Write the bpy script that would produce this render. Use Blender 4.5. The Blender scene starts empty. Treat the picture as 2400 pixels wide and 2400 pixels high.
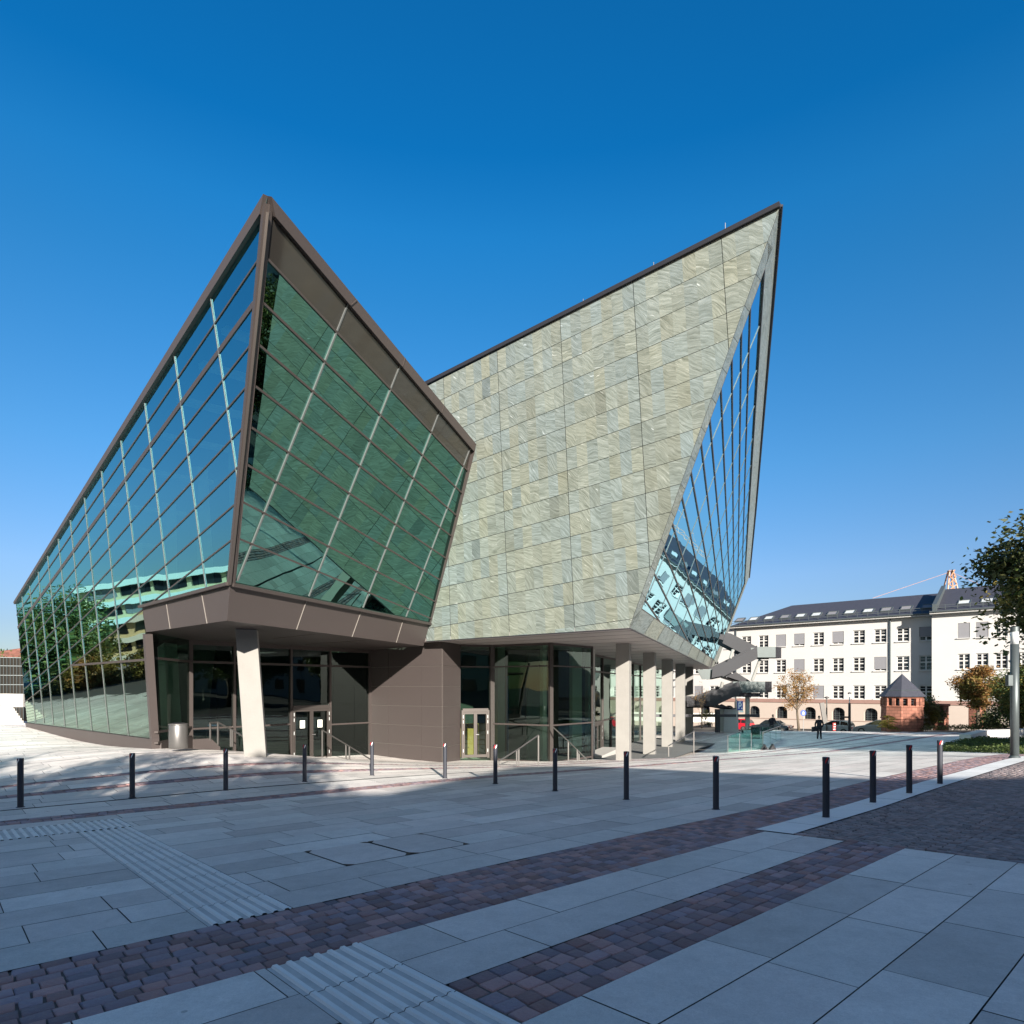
import bpy, math, random
import numpy as np
from mathutils import Vector, Matrix
random.seed(7); rng=np.random.default_rng(7)
S=bpy.context.scene
R=math.radians
# ------------------------------------------------------------------ camera, sky, sun, exposure
F=1500.; HZ=1612.
cam=bpy.data.cameras.new("camera"); co=bpy.data.objects.new("camera",cam); S.collection.objects.link(co)
cam.sensor_width=36; cam.sensor_height=36; cam.lens=36*F/2400; cam.shift_y=(HZ-1200)/2400
cam.clip_start=.05; cam.clip_end=5000
co.location=(0,0,0); co.rotation_euler=(R(90),0,0); S.camera=co
SUN=Vector((.226,-.974,.30)).normalized()
W=bpy.data.worlds.new("World"); S.world=W; W.use_nodes=True
nt=W.node_tree; bg=nt.nodes["Background"]
sky=nt.nodes.new("ShaderNodeTexSky"); sky.sky_type='NISHITA'; sky.sun_disc=False
sky.sun_elevation=math.asin(SUN.z); sky.sun_rotation=math.atan2(SUN.x,SUN.y)
sky.air_density=1.0; sky.dust_density=.3; sky.ozone_density=3.0; sky.altitude=100
hs=nt.nodes.new("ShaderNodeHueSaturation"); hs.inputs['Saturation'].default_value=1.0
tcw=nt.nodes.new("ShaderNodeTexCoord"); sp=nt.nodes.new("ShaderNodeSeparateXYZ"); rp=nt.nodes.new("ShaderNodeValToRGB"); ml=nt.nodes.new("ShaderNodeVectorMath"); ml.operation='MULTIPLY'
nt.links.new(tcw.outputs['Generated'],sp.inputs[0]); nt.links.new(sp.outputs[2],rp.inputs[0])
# clean, dust-free autumn air: the low band of the sky stays blue
SKYC=[(0.,(.43,.44,.52)),(.085,(.455,.47,.575)),(.16,(.50,.57,.69)),(.31,(.33,.655,.82)),(.51,(.145,.68,.93)),(.575,(.09,.70,1.0)),(.64,(.03,.62,.965)),(.77,(.035,.62,.96)),(.88,(.42,.62,.74)),(1.,(.65,.66,.68))]
e_=rp.color_ramp; e_.elements[0].position=SKYC[0][0]; e_.elements[0].color=(*SKYC[0][1],1); e_.elements[1].position=SKYC[-1][0]; e_.elements[1].color=(*SKYC[-1][1],1)
for p_,c_ in SKYC[1:-1]: x_=e_.elements.new(p_); x_.color=(*c_,1)
nt.links.new(sky.outputs[0],hs.inputs['Color']); nt.links.new(hs.outputs[0],ml.inputs[0])
# the half of the sky round the sun stays pale; the deep blue lies opposite
mr_=nt.nodes.new("ShaderNodeMapRange"); mr_.interpolation_type='SMOOTHSTEP'; mr_.inputs['From Min'].default_value=.10; mr_.inputs['From Max'].default_value=-.45; nt.links.new(sp.outputs[1],mr_.inputs[0])
mw_=nt.nodes.new("ShaderNodeMix"); mw_.data_type='RGBA'; nt.links.new(mr_.outputs[0],mw_.inputs[0]); nt.links.new(rp.outputs[0],mw_.inputs[6]); mw_.inputs[7].default_value=(.95,.72,.60,1); nt.links.new(mw_.outputs[2],ml.inputs[1]); nt.links.new(ml.outputs[0],bg.inputs[0]); bg.inputs[1].default_value=.084
sl=bpy.data.lights.new("sun","SUN"); sl.energy=5.0; sl.angle=R(.5); sl.color=(1,.925,.825)
so=bpy.data.objects.new("sun",sl); S.collection.objects.link(so); so.rotation_euler=(-SUN).to_track_quat('-Z','Y').to_euler()
S.view_settings.view_transform='Standard'; S.view_settings.look='None'; S.view_settings.gamma=1; S.view_settings.exposure=1.3
S.view_settings.use_curve_mapping=False
S.cycles.max_bounces=10; S.cycles.transparent_max_bounces=24; S.cycles.glossy_bounces=5

# ------------------------------------------------------------------ materials
def nodes(name):
    m=bpy.data.materials.new(name); m.use_nodes=True; t=m.node_tree
    return m,t,t.nodes["Principled BSDF"]
def N(t,k,**kw):
    n=t.nodes.new(k)
    for a,b in kw.items():
        if a in n.inputs: n.inputs[a].default_value=b
        else: setattr(n,a,b)
    return n
def mth(t,op,a,b=0.,c=None):
    n=t.nodes.new("ShaderNodeMath"); n.operation=op
    for i,v in enumerate((a,b) if c is None else (a,b,c)):
        if isinstance(v,(int,float)): n.inputs[i].default_value=v
        else: t.links.new(v,n.inputs[i])
    return n.outputs[0]
def vscale(t,vec,s):
    n=t.nodes.new("ShaderNodeVectorMath"); n.operation='SCALE'
    if isinstance(vec,tuple): n.inputs[0].default_value=vec[:3]
    else: t.links.new(vec,n.inputs[0])
    t.links.new(s,n.inputs['Scale']); return n.outputs[0]
def pbr(name,col,rough=.6,metal=0.,var=.15,vs=3.,bump=0.,bs=30.,island=0.,col2=None,fine=0.,coat=0.,spec=.5):
    m,t,b=nodes(name); L=t.links.new
    tc=N(t,"ShaderNodeTexCoord"); nz=N(t,"ShaderNodeTexNoise",Scale=vs,Detail=5.,Roughness=.6); L(tc.outputs['Object'],nz.inputs['Vector'])
    f=mth(t,'MULTIPLY_ADD',nz.outputs[0],2*var,1-var)
    if fine:
        n2=N(t,"ShaderNodeTexNoise",Scale=140.,Detail=3.); L(tc.outputs['Object'],n2.inputs['Vector'])
        f=mth(t,'MULTIPLY',f,mth(t,'MULTIPLY_ADD',n2.outputs[0],2*fine,1-fine))
    base=col
    if island:
        g=N(t,"ShaderNodeNewGeometry"); ri=g.outputs['Random Per Island']
        f=mth(t,'MULTIPLY',f,mth(t,'MULTIPLY_ADD',ri,2*island,1-island))
        if col2:
            mx=N(t,"ShaderNodeMix",data_type='RGBA'); mx.inputs[6].default_value=(*col,1); mx.inputs[7].default_value=(*col2,1)
            fr=mth(t,'FRACT',mth(t,'MULTIPLY',ri,37.7)); L(fr,mx.inputs[0]); base=mx.outputs[2]
    elif col2:
        mx=N(t,"ShaderNodeMix",data_type='RGBA'); mx.inputs[6].default_value=(*col,1); mx.inputs[7].default_value=(*col2,1)
        L(nz.outputs[0],mx.inputs[0]); base=mx.outputs[2]
    L(vscale(t,base,f),b.inputs['Base Color'])
    b.inputs['Roughness'].default_value=rough; b.inputs['Metallic'].default_value=metal
    b.inputs['Coat Weight'].default_value=coat; b.inputs['Specular IOR Level'].default_value=spec
    if bump:
        n3=N(t,"ShaderNodeTexNoise",Scale=bs,Detail=4.); L(tc.outputs['Object'],n3.inputs['Vector'])
        bp=N(t,"ShaderNodeBump",Strength=bump,Distance=.02); L(n3.outputs[0],bp.inputs['Height']); L(bp.outputs[0],b.inputs['Normal'])
    return m
def stained(m,sc=5.,amt=.22,mid=38.,mamt=.16):
    t=m.node_tree; L=t.links.new; b=t.nodes['Principled BSDF']; src=b.inputs['Base Color'].links[0].from_socket
    tc=N(t,"ShaderNodeTexCoord"); a=N(t,"ShaderNodeTexNoise",Scale=sc,Detail=7.,Roughness=.7); c=N(t,"ShaderNodeTexNoise",Scale=mid,Detail=3.,Roughness=.7); w=N(t,"ShaderNodeTexNoise",Scale=.35,Detail=4.)
    for n in (a,c,w): L(tc.outputs['Object'],n.inputs['Vector'])
    f=mth(t,'MULTIPLY',mth(t,'MULTIPLY_ADD',a.outputs[0],2*amt,1-amt),mth(t,'MULTIPLY_ADD',c.outputs[0],2*mamt,1-mamt))
    f=mth(t,'MULTIPLY',f,mth(t,'MULTIPLY_ADD',w.outputs[0],.5,.75))
    # worn-in gum and oil spots
    vo=N(t,"ShaderNodeTexVoronoi",Scale=1.6); L(tc.outputs['Object'],vo.inputs['Vector']); sp=mth(t,'GREATER_THAN',vo.outputs['Distance'],.035)
    f=mth(t,'MULTIPLY',f,mth(t,'MULTIPLY_ADD',sp,.35,.65))
    L(vscale(t,src,f),b.inputs['Base Color'])
def glass(name,tint,ior=2.1,add=.0,refl=(.95,1,.98),wav=.012,ws=.55,gr=0.0):
    m,t,b=nodes(name); L=t.links.new; t.nodes.remove(b)
    out=[n for n in t.nodes if n.type=='OUTPUT_MATERIAL'][0]
    tc=N(t,"ShaderNodeTexCoord"); nz=N(t,"ShaderNodeTexNoise",Scale=ws,Detail=1.5); L(tc.outputs['Object'],nz.inputs['Vector'])
    bp=N(t,"ShaderNodeBump",Strength=1.,Distance=wav); L(nz.outputs[0],bp.inputs['Height'])
    fr=N(t,"ShaderNodeFresnel",IOR=ior)
    gl=N(t,"ShaderNodeBsdfGlossy",Roughness=gr,Color=(*refl,1)); L(bp.outputs[0],gl.inputs['Normal'])
    tr=N(t,"ShaderNodeBsdfTransparent",Color=(*tint,1)); mx=N(t,"ShaderNodeMixShader")
    f=mth(t,'ADD',fr.outputs[0],add); f=mth(t,'MINIMUM',f,1.)
    L(f,mx.inputs[0]); L(tr.outputs[0],mx.inputs[1]); L(gl.outputs[0],mx.inputs[2]); L(mx.outputs[0],out.inputs[0])
    return m
def gneiss(name):
    m,t,b=nodes(name); L=t.links.new
    tc=N(t,"ShaderNodeTexCoord"); g=N(t,"ShaderNodeNewGeometry"); ri=g.outputs['Random Per Island']
    # every slab is cut elsewhere from the rock: offset the pattern per slab
    cb=N(t,"ShaderNodeCombineXYZ"); L(mth(t,'MULTIPLY',mth(t,'FRACT',mth(t,'MULTIPLY',ri,13.)),9.),cb.inputs[0]); L(mth(t,'MULTIPLY',mth(t,'FRACT',mth(t,'MULTIPLY',ri,31.)),9.),cb.inputs[2])
    ad=N(t,"ShaderNodeVectorMath"); vr=N(t,"ShaderNodeVectorRotate"); vr.inputs['Axis'].default_value=(.62,.78,.09); L(mth(t,'MULTIPLY_ADD',mth(t,'FRACT',mth(t,'MULTIPLY',ri,91.)),.9,-.45),vr.inputs['Angle']); L(tc.outputs['Object'],vr.inputs['Vector']); L(vr.outputs[0],ad.inputs[0]); L(cb.outputs[0],ad.inputs[1])
    nz=N(t,"ShaderNodeTexNoise",Scale=1.3,Detail=2.,Roughness=.5); L(ad.outputs[0],nz.inputs['Vector'])
    sc=N(t,"ShaderNodeVectorMath"); sc.operation='MULTIPLY_ADD'; L(nz.outputs['Color'],sc.inputs[0]); sc.inputs[1].default_value=(.42,.42,.42); L(ad.outputs[0],sc.inputs[2])
    # foliation dips across the wall: stretch the pattern along that dip
    mp=N(t,"ShaderNodeMapping"); mp.inputs['Rotation'].default_value=(0,0,R(38)); L(sc.outputs[0],mp.inputs[0])
    mp2=N(t,"ShaderNodeMapping"); mp2.inputs['Rotation'].default_value=(0,R(-28),0); L(mp.outputs[0],mp2.inputs[0])
    mp3=N(t,"ShaderNodeMapping"); mp3.inputs['Scale'].default_value=(.55,.55,7.0); L(mp2.outputs[0],mp3.inputs[0])
    v=N(t,"ShaderNodeTexNoise",Scale=3.0,Detail=8.,Roughness=.66,Distortion=.3); L(mp3.outputs[0],v.inputs['Vector'])
    cr=N(t,"ShaderNodeValToRGB"); L(v.outputs[0],cr.inputs[0]); e=cr.color_ramp
    e.elements[0].position=.28; e.elements[0].color=(.085,.095,.072,1); e.elements[1].position=.80; e.elements[1].color=(.60,.62,.54,1)
    for p,c in ((.42,(.155,.170,.138,1)),(.52,(.198,.215,.178,1)),(.62,(.245,.262,.222,1)),(.70,(.295,.31,.265,1))): x=e.elements.new(p); x.color=c
    mq=N(t,"ShaderNodeMapping"); mq.inputs['Scale'].default_value=(1.1,1.1,9.0); L(mp2.outputs[0],mq.inputs[0])
    fq=N(t,"ShaderNodeTexNoise",Scale=1.5,Detail=2.,Roughness=.5); L(mq.outputs[0],fq.inputs['Vector'])
    qz=N(t,"ShaderNodeMapRange"); qz.inputs['From Min'].default_value=.70; qz.inputs['From Max'].default_value=.77; L(fq.outputs[0],qz.inputs[0])
    rust=N(t,"ShaderNodeTexNoise",Scale=.7,Detail=3.); L(ad.outputs[0],rust.inputs['Vector'])
    rm=N(t,"ShaderNodeMix",data_type='RGBA',blend_type='MULTIPLY'); L(mth(t,'MULTIPLY',mth(t,'SUBTRACT',rust.outputs[0],.45),1.6),rm.inputs[0]); rm.clamp_factor=True
    L(cr.outputs[0],rm.inputs[6]); rm.inputs[7].default_value=(1,.94,.84,1)
    dk=mth(t,'GREATER_THAN',mth(t,'FRACT',mth(t,'MULTIPLY',ri,57.)),.965)
    f=mth(t,'SUBTRACT',mth(t,'MULTIPLY_ADD',ri,.18,.95),mth(t,'MULTIPLY',dk,.2))
    qm=N(t,"ShaderNodeMix",data_type='RGBA'); L(mth(t,'MULTIPLY',qz.outputs[0],.75),qm.inputs[0]); L(rm.outputs[2],qm.inputs[6]); qm.inputs[7].default_value=(.55,.56,.50,1)
    # grey and olive slabs side by side
    tn=N(t,"ShaderNodeMix",data_type='RGBA',blend_type='MULTIPLY'); L(mth(t,'FRACT',mth(t,'MULTIPLY',ri,71.)),tn.inputs[0]); L(qm.outputs[2],tn.inputs[6]); tn.inputs[7].default_value=(.86,.97,1.16,1)
    L(vscale(t,tn.outputs[2],f),b.inputs['Base Color'])
    rr=mth(t,'MULTIPLY_ADD',v.outputs[0],-.35,.62); L(rr,b.inputs['Roughness'])
    bp=N(t,"ShaderNodeBump",Strength=.25,Distance=.02); L(v.outputs[0],bp.inputs['Height']); L(bp.outputs[0],b.inputs['Normal'])
    return m
def concrete(name,c=.5):
    m=pbr(name,(c,c*.965,c*.9),.85,var=.14,vs=1.6,bump=.25,bs=14,fine=.08); return m
M={}
M['slab']=pbr('granite_slab',(.73,.70,.66),.85,var=.10,vs=1.1,island=.15,col2=(.69,.635,.60),fine=.22,bump=.12,bs=160,spec=.25)
stained(M['slab'])
M['sandjoint']=pbr('sand_joint',(.15,.125,.11),.95,var=.3,vs=9)
M['joint']=pbr('paving_joint',(.075,.07,.062),.95,var=.3,vs=6)
M['cobble']=pbr('porphyry_cobble',(.40,.235,.215),.8,var=.18,vs=9,island=.34,col2=(.27,.225,.26),fine=.15,bump=.5,bs=45)
M['fan']=pbr('fan_cobble',(.31,.235,.225),.8,var=.2,vs=1.2,island=.25,col2=(.24,.215,.22),fine=.12,bump=.4,bs=50)
M['tactile']=pbr('tactile_concrete',(.86,.85,.82),.8,var=.1,vs=2,island=.05,fine=.12,spec=.25)
stained(M['fan'],3.,.2,30.,.1)
M['kerb']=pbr('white_granite_kerb',(.85,.85,.84),.7,var=.1,vs=3,fine=.2,island=.05)
M['iron']=pbr('rusty_iron',(.10,.07,.055),.7,metal=.3,var=.4,vs=14)
M['brown']=pbr('bronze_panel',(.080,.066,.063),.5,metal=.25,var=.05,vs=.6)
M['brownframe']=pbr('bronze_frame',(.075,.062,.058),.45,metal=.3,var=.06,vs=2)
M['lightframe']=pbr('bronze_frame_light',(.095,.083,.077),.35,metal=.6,var=.06,vs=2)
M['silver']=pbr('silver_cover_strip',(.13,.14,.14),.5,metal=.3,var=.05,vs=2)
M['fstrip']=pbr('grey_cover_strip',(.07,.08,.085),.6,metal=.1,var=.05)
M['seam']=pbr('pale_seam',(.22,.20,.18),.5,var=.03)
M['dark']=pbr('dark_metal',(.035,.035,.042),.45,metal=.3,var=.1)
M['bollard']=pbr('anthracite_paint',(.038,.042,.055),.42,metal=.2,var=.12,vs=8,bump=.05,bs=60)
M['red']=pbr('red_reflector',(.6,.03,.03),.4,var=.05)
M['white']=pbr('white_reflector',(.85,.85,.83),.4,var=.03)
M['steel']=pbr('brushed_steel',(.45,.45,.45),.32,metal=.85,var=.08,vs=4)
M['steeld']=pbr('dull_steel',(.16,.155,.15),.4,metal=.6,var=.12,vs=5)
M['rail']=pbr('rail_steel',(.11,.105,.10),.4,metal=.6,var=.08)
M['gneiss']=gneiss('green_gneiss')
M['soffit']=pbr('soffit_panel',(.36,.32,.31),.5,var=.04,vs=.7)
M['dsoffit']=pbr('bronze_soffit',(.055,.045,.044),.45,metal=.2,var=.06,vs=.7)
M['conc']=concrete('fair_faced_concrete',.24)
M['conc2']=concrete('inner_concrete',.55)
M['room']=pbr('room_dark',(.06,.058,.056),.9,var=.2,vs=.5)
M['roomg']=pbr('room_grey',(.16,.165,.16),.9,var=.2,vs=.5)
M['wood']=pbr('oak_counter',(.62,.29,.09),.5,var=.15,vs=3)
M['blue']=pbr('blue_door',(.02,.11,.38),.5)
M['paper']=pbr('paper',(.75,.78,.72),.8,var=.02)
M['gW']=glass('facade_glass',(.60,.84,.80),ior=2.1,add=.40,refl=(.40,.92,1.0),wav=.009,ws=.45)
M['gP']=glass('prow_glass',(.46,.72,.60),ior=1.7,add=.12,refl=(.12,.27,.24),wav=.006,ws=.5)
M['gL']=glass('clear_base_glass',(.55,.76,.64),ior=1.8,add=.22,refl=(.62,.80,.70),wav=.009,ws=.45)
M['gF']=glass('slanted_glass',(.25,.38,.38),ior=2.6,add=.30,refl=(.46,.82,.96),wav=.010,ws=.35)
M['gE']=glass('entrance_glass',(.45,.66,.54),ior=1.65,add=.02,refl=(.8,1,.95),wav=.008,ws=.5)
M['gB']=glass('balustrade_glass',(.72,.9,.84),ior=1.6,refl=(.9,1,1),wav=.0)
M['tintband']=pbr('bronze_glass_band',(.030,.027,.023),.08,var=.15,vs=.4,coat=.3)
M['plaster']=pbr('cream_plaster',(.475,.465,.45),.9,var=.06,vs=.4,fine=.04)
M['plinth']=pbr('pinkish_plaster',(.40,.335,.29),.9,var=.06,vs=.5)
M['band']=pbr('sandstone_band',(.25,.15,.125),.85,var=.15,vs=2)
M['pane']=pbr('window_pane',(.018,.02,.024),.08,var=.3,vs=.7)
M['wframe']=pbr('white_window_frame',(.52,.51,.49),.5,var=.03)
M['blind']=pbr('grey_blind',(.20,.20,.215),.6,var=.05)
M['slate']=pbr('slate_roof',(.045,.047,.062),.55,var=.3,vs=3,bump=.3,bs=6)
M['zinc']=pbr('zinc',(.11,.13,.135),.45,metal=.5,var=.15)
M['sand']=pbr('red_sandstone',(.26,.105,.07),.85,var=.35,vs=2.6,bump=.4,bs=8,fine=.1)
def coursed(m,h=.26):
    t=m.node_tree; L=t.links.new; b=t.nodes['Principled BSDF']; src=b.inputs['Base Color'].links[0].from_socket
    tc=N(t,"ShaderNodeTexCoord"); sx=N(t,"ShaderNodeSeparateXYZ"); L(tc.outputs['Object'],sx.inputs[0]); nz=N(t,"ShaderNodeTexNoise",Scale=2.5); L(tc.outputs['Object'],nz.inputs['Vector'])
    zz=mth(t,'ADD',mth(t,'DIVIDE',sx.outputs[2],h),mth(t,'MULTIPLY',nz.outputs[0],.12)); row=mth(t,'FLOOR',zz); j=mth(t,'GREATER_THAN',mth(t,'FRACT',zz),.12)
    ang=mth(t,'ARCTAN2',sx.outputs[1],sx.outputs[0]); cell=mth(t,'ADD',mth(t,'MULTIPLY',ang,3.4),mth(t,'MULTIPLY',row,.5)); j2=mth(t,'GREATER_THAN',mth(t,'FRACT',cell),.06)
    wn=N(t,"ShaderNodeTexWhiteNoise",noise_dimensions='2D'); cb=N(t,"ShaderNodeCombineXYZ"); L(mth(t,'FLOOR',cell),cb.inputs[0]); L(row,cb.inputs[1]); L(cb.outputs[0],wn.inputs[0])
    f=mth(t,'MULTIPLY',mth(t,'MULTIPLY_ADD',mth(t,'MULTIPLY',j,j2),.5,.5),mth(t,'MULTIPLY_ADD',wn.outputs[0],.55,.72))
    L(vscale(t,src,f),b.inputs['Base Color'])
coursed(M['sand'])
M['bark']=pbr('bark',(.11,.085,.06),.9,var=.35,vs=9,bump=.6,bs=25)
def leafm(name,a,b,tr=.35):
    m=pbr(name,a,.6,var=.25,vs=.8,island=.35,col2=b); t=m.node_tree; pb=t.nodes['Principled BSDF']
    out=[n for n in t.nodes if n.type=='OUTPUT_MATERIAL'][0]
    tl=N(t,"ShaderNodeBsdfTranslucent"); src=pb.inputs['Base Color'].links[0].from_socket; t.links.new(src,tl.inputs[0])
    mx=N(t,"ShaderNodeMixShader"); mx.inputs[0].default_value=tr
    t.links.new(pb.outputs[0],mx.inputs[1]); t.links.new(tl.outputs[0],mx.inputs[2]); t.links.new(mx.outputs[0],out.inputs[0]); return m
M['leafg']=leafm('green_leaves',(.05,.085,.02),(.09,.12,.03))
M['leafd']=leafm('dark_leaves',(.03,.05,.015),(.075,.075,.02))
M['leafo']=leafm('autumn_leaves',(.30,.13,.035),(.24,.17,.06))
M['leafy']=leafm('yellow_green_leaves',(.13,.13,.025),(.22,.17,.04))
M['grass']=leafm('grass_blades',(.16,.13,.05),(.08,.11,.03))
M['steelplate']=pbr('grey_steel_plate',(.018,.018,.022),.7,metal=.0,var=.06,vs=1)
M['zincplate']=pbr('weathered_zinc_plate',(.055,.07,.07),.5,metal=.2,var=.3,vs=.9)
M['panelgrey']=pbr('grey_panel',(.42,.44,.43),.55,var=.06)
M['beige']=pbr('beige_brick',(.62,.50,.30),.85,var=.15,vs=2)
M['whitec']=pbr('white_concrete',(.46,.45,.42),.8,var=.05)
M['asphalt']=pbr('asphalt',(.075,.07,.066),.9,var=.2,vs=3)
M['cloth']=pbr('dark_cloth',(.012,.012,.018),.9,var=.2,vs=8)
M['skin']=pbr('skin',(.5,.3,.22),.6,var=.05)
M['tyre']=pbr('tyre',(.02,.02,.02),.8)
M['orange']=pbr('orange_crane_paint',(.42,.22,.13),.5)
M['signblue']=pbr('sign_blue',(.02,.06,.30),.4,var=.02)
M['redpaint']=pbr('red_car_paint',(.5,.015,.03),.25,coat=.7,var=.02)
M['darkpaint']=pbr('dark_car_paint',(.012,.02,.028),.2,coat=.8,var=.02)
M['silverpaint']=pbr('silver_car_paint',(.36,.40,.43),.3,metal=.5,coat=.6,var=.02)
M['greypaint']=pbr('grey_car_paint',(.22,.22,.23),.3,metal=.5,coat=.6,var=.02)
M['carglass']=pbr('car_glass',(.015,.02,.022),.05,var=.05)
M['lamp']=pbr('lamp_glass',(.55,.58,.58),.15,var=.2,vs=10)

# ------------------------------------------------------------------ mesh helpers
COL=S.collection; ORG={}
def V(*a): return Vector(a)
class MB:
    def __init__(s): s.v=[]; s.f=[]
    def poly(s,pts):
        n=len(s.v); s.v+=[tuple(p) for p in pts]; s.f.append(tuple(range(n,n+len(pts)))); return s
    def slab(s,pts,d):
        """polygon extruded by vector d"""
        n=len(s.v); k=len(pts); d=Vector(d)
        s.v+=[tuple(p) for p in pts]+[tuple(Vector(p)+d) for p in pts]
        s.f.append(tuple(range(n,n+k))); s.f.append(tuple(range(n+2*k-1,n+k-1,-1)))
        for i in range(k): j=(i+1)%k; s.f.append((n+i,n+k+i,n+k+j,n+j))
        return s
    def hexa(s,a,b):
        n=len(s.v); s.v+=[tuple(p) for p in a]+[tuple(p) for p in b]
        s.f+=[(n,n+3,n+2,n+1),(n+4,n+5,n+6,n+7)]
        for i in range(4): j=(i+1)%4; s.f.append((n+i,n+j,n+4+j,n+4+i))
        return s
    def box(s,c,sz,ax=None,ay=None):
        ax=Vector(ax) if ax is not None else V(1,0,0); ay=Vector(ay) if ay is not None else V(-ax.y,ax.x,0); az=V(0,0,1)
        c=Vector(c); x=ax*sz[0]/2; y=ay*sz[1]/2; z=az*sz[2]/2
        return s.hexa([c-x-y-z,c+x-y-z,c+x+y-z,c-x+y-z],[c-x-y+z,c+x-y+z,c+x+y+z,c-x+y+z])
    def beam(s,p,q,w,d,nrm):
        """rectangular bar p->q, width w across, depth d along nrm (centred)"""
        p=Vector(p); q=Vector(q); t=(q-p).normalized(); nrm=Vector(nrm).normalized(); a=t.cross(nrm).normalized()*w/2; b=a.cross(t).normalized()*d/2
        return s.hexa([p-a-b,p+a-b,p+a+b,p-a+b],[q-a-b,q+a-b,q+a+b,q-a+b])
    def tube(s,p,q,r0,r1=None,n=10,cap=True):
        r1=r0 if r1 is None else r1; p=Vector(p); q=Vector(q); t=(q-p).normalized()
        a=t.orthogonal().normalized(); b=t.cross(a); k=len(s.v)
        for c,r in ((p,r0),(q,r1)):
            for i in range(n): th=2*math.pi*i/n; s.v.append(tuple(c+(a*math.cos(th)+b*math.sin(th))*r))
        for i in range(n): j=(i+1)%n; s.f.append((k+i,k+j,k+n+j,k+n+i))
        if cap: s.f.append(tuple(range(k+n-1,k-1,-1))); s.f.append(tuple(range(k+n,k+2*n)))
        return s
    def lathe(s,c,prof,n=20):
        c=Vector(c); k=len(s.v)
        for r,z in prof:
            for i in range(n): th=2*math.pi*i/n; s.v.append((c.x+r*math.cos(th),c.y+r*math.sin(th),c.z+z))
        for m in range(len(prof)-1):
            for i in range(n): j=(i+1)%n; s.f.append((k+m*n+i,k+m*n+j,k+(m+1)*n+j,k+(m+1)*n+i))
        s.f.append(tuple(range(k+n-1,k-1,-1))); s.f.append(tuple(range(k+(len(prof)-1)*n,k+len(prof)*n)))
        return s
    def build(s,name,mat,parent=None,local=False,smooth=False,bevel=0,label=None):
        o0=ORG.get(parent,V(0,0,0)) if parent is not None else V(0,0,0)
        vs=s.v if (local or o0.length==0) else [(x-o0.x,y-o0.y,z-o0.z) for x,y,z in s.v]
        return mkobj(name,vs,s.f,mat,parent,smooth,bevel,o0,label)
def mkobj(name,vs,fs,mat,parent=None,smooth=False,bevel=0,o0=None,label=None):
    me=bpy.data.meshes.new(name); me.from_pydata(vs,[],fs); me.materials.append(M[mat]); me.validate(); me.update()
    ob=bpy.data.objects.new(name,me); COL.objects.link(ob)
    if parent is not None: ob.parent=parent; ORG[ob]=o0
    if smooth:
        for p in me.polygons: p.use_smooth=True
    if bevel:
        b=ob.modifiers.new('bevel','BEVEL'); b.width=bevel; b.segments=2; b.limit_method='ANGLE'
    if label: ob['label']=label
    return ob
def tag(o,label,cat,group=None):
    o['label']=label; o['category']=cat
    if group: o['group']=group
    return o
def struct(o,k='structure'): o['kind']=k; return o
def empty(name,loc,label,cat,group=None,rz=0):
    o=bpy.data.objects.new(name,None); COL.objects.link(o); o.location=loc; o.rotation_euler=(0,0,rz); o.empty_display_size=.3
    ORG[o]=Vector(loc) if rz==0 else V(0,0,0); return tag(o,label,cat,group)
def copy_tree(o,parent=None):
    c=o.copy(); COL.objects.link(c); c.parent=parent
    for ch in [k for k in bpy.data.objects if k.parent==o]: copy_tree(ch,c)
    return c
# ------------------------------------------------------------------ the lie of the land (surveyed heights -> smooth surface)
CP=[]
def cp(px,py,D): CP.append(((px-1200)/F*D,D,-(py-HZ)/F*D))
BOL=[(48,1777,1892),(310,1765,1870),(529,1755,1852),(714,1745,1832),(872,1739,1817),(1043,1742,1824),(1161,1745,1837),(1301,1754,1854),(1468,1761,1874),(1678,1772,1897),(1936,1774,1917),(2046,1759,1882),(2131,1746,1860),(2203,1735,1838)]
for x,t_,b_ in BOL: cp(x,b_,F*.95/(b_-t_))
for p in [(0,1),(-4,4),(4,4),(0,6),(-7,8),(8,7),(3,8),(-3,9),(-12,10),(14,10),(-18,14),(-8,1),(8,1),(0,-10),(20,-10),(-20,-10)]: CP.append((p[0],p[1],-1.65+.0141*p[0]-.0453*p[1]))
for a in [(360,1753,21.6),(59,1702,32.2),(600,1766,20.1),(1037,1788,28.2),(741,1779,28.4),(866,1766,31),(1289,1783,29.5),(1464,1781,29.7),(1522,1777,37.3),(1564,1764,46.3),(1594,1743,54.7),(1920,1733,48),(1700,1716,60),(2000,1714,60),(2250,1713,60),(2378,1777,20.5),(2330,1735,38),(2100,1760,32),(1800,1768,32),(1900,1752,38)]: cp(*a)
CP+=[(20,72,-5.0),(37,75,-5.0),(60,75,-4.6),(45,90,-5.0),(0,70,-5.),(-40,45,-2.4),(-60,50,-3.),(-45,25,-2.4),(-80,40,-3.5),(60,40,-3.),(-30,36,-1.95)]
CP=np.array(CP)
def phi(r2): return .5*r2*np.log(r2+1e-6)
n_=len(CP); r2_=((CP[:,None,:2]-CP[None,:,:2])**2).sum(2); A_=np.zeros((n_+3,n_+3)); A_[:n_,:n_]=phi(r2_)+np.eye(n_)*6.
A_[:n_,n_]=1; A_[:n_,n_+1:]=CP[:,:2]; A_[n_:,:n_]=A_[:n_,n_:].T
w_=np.linalg.solve(A_,np.r_[CP[:,2],0,0,0])
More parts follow.
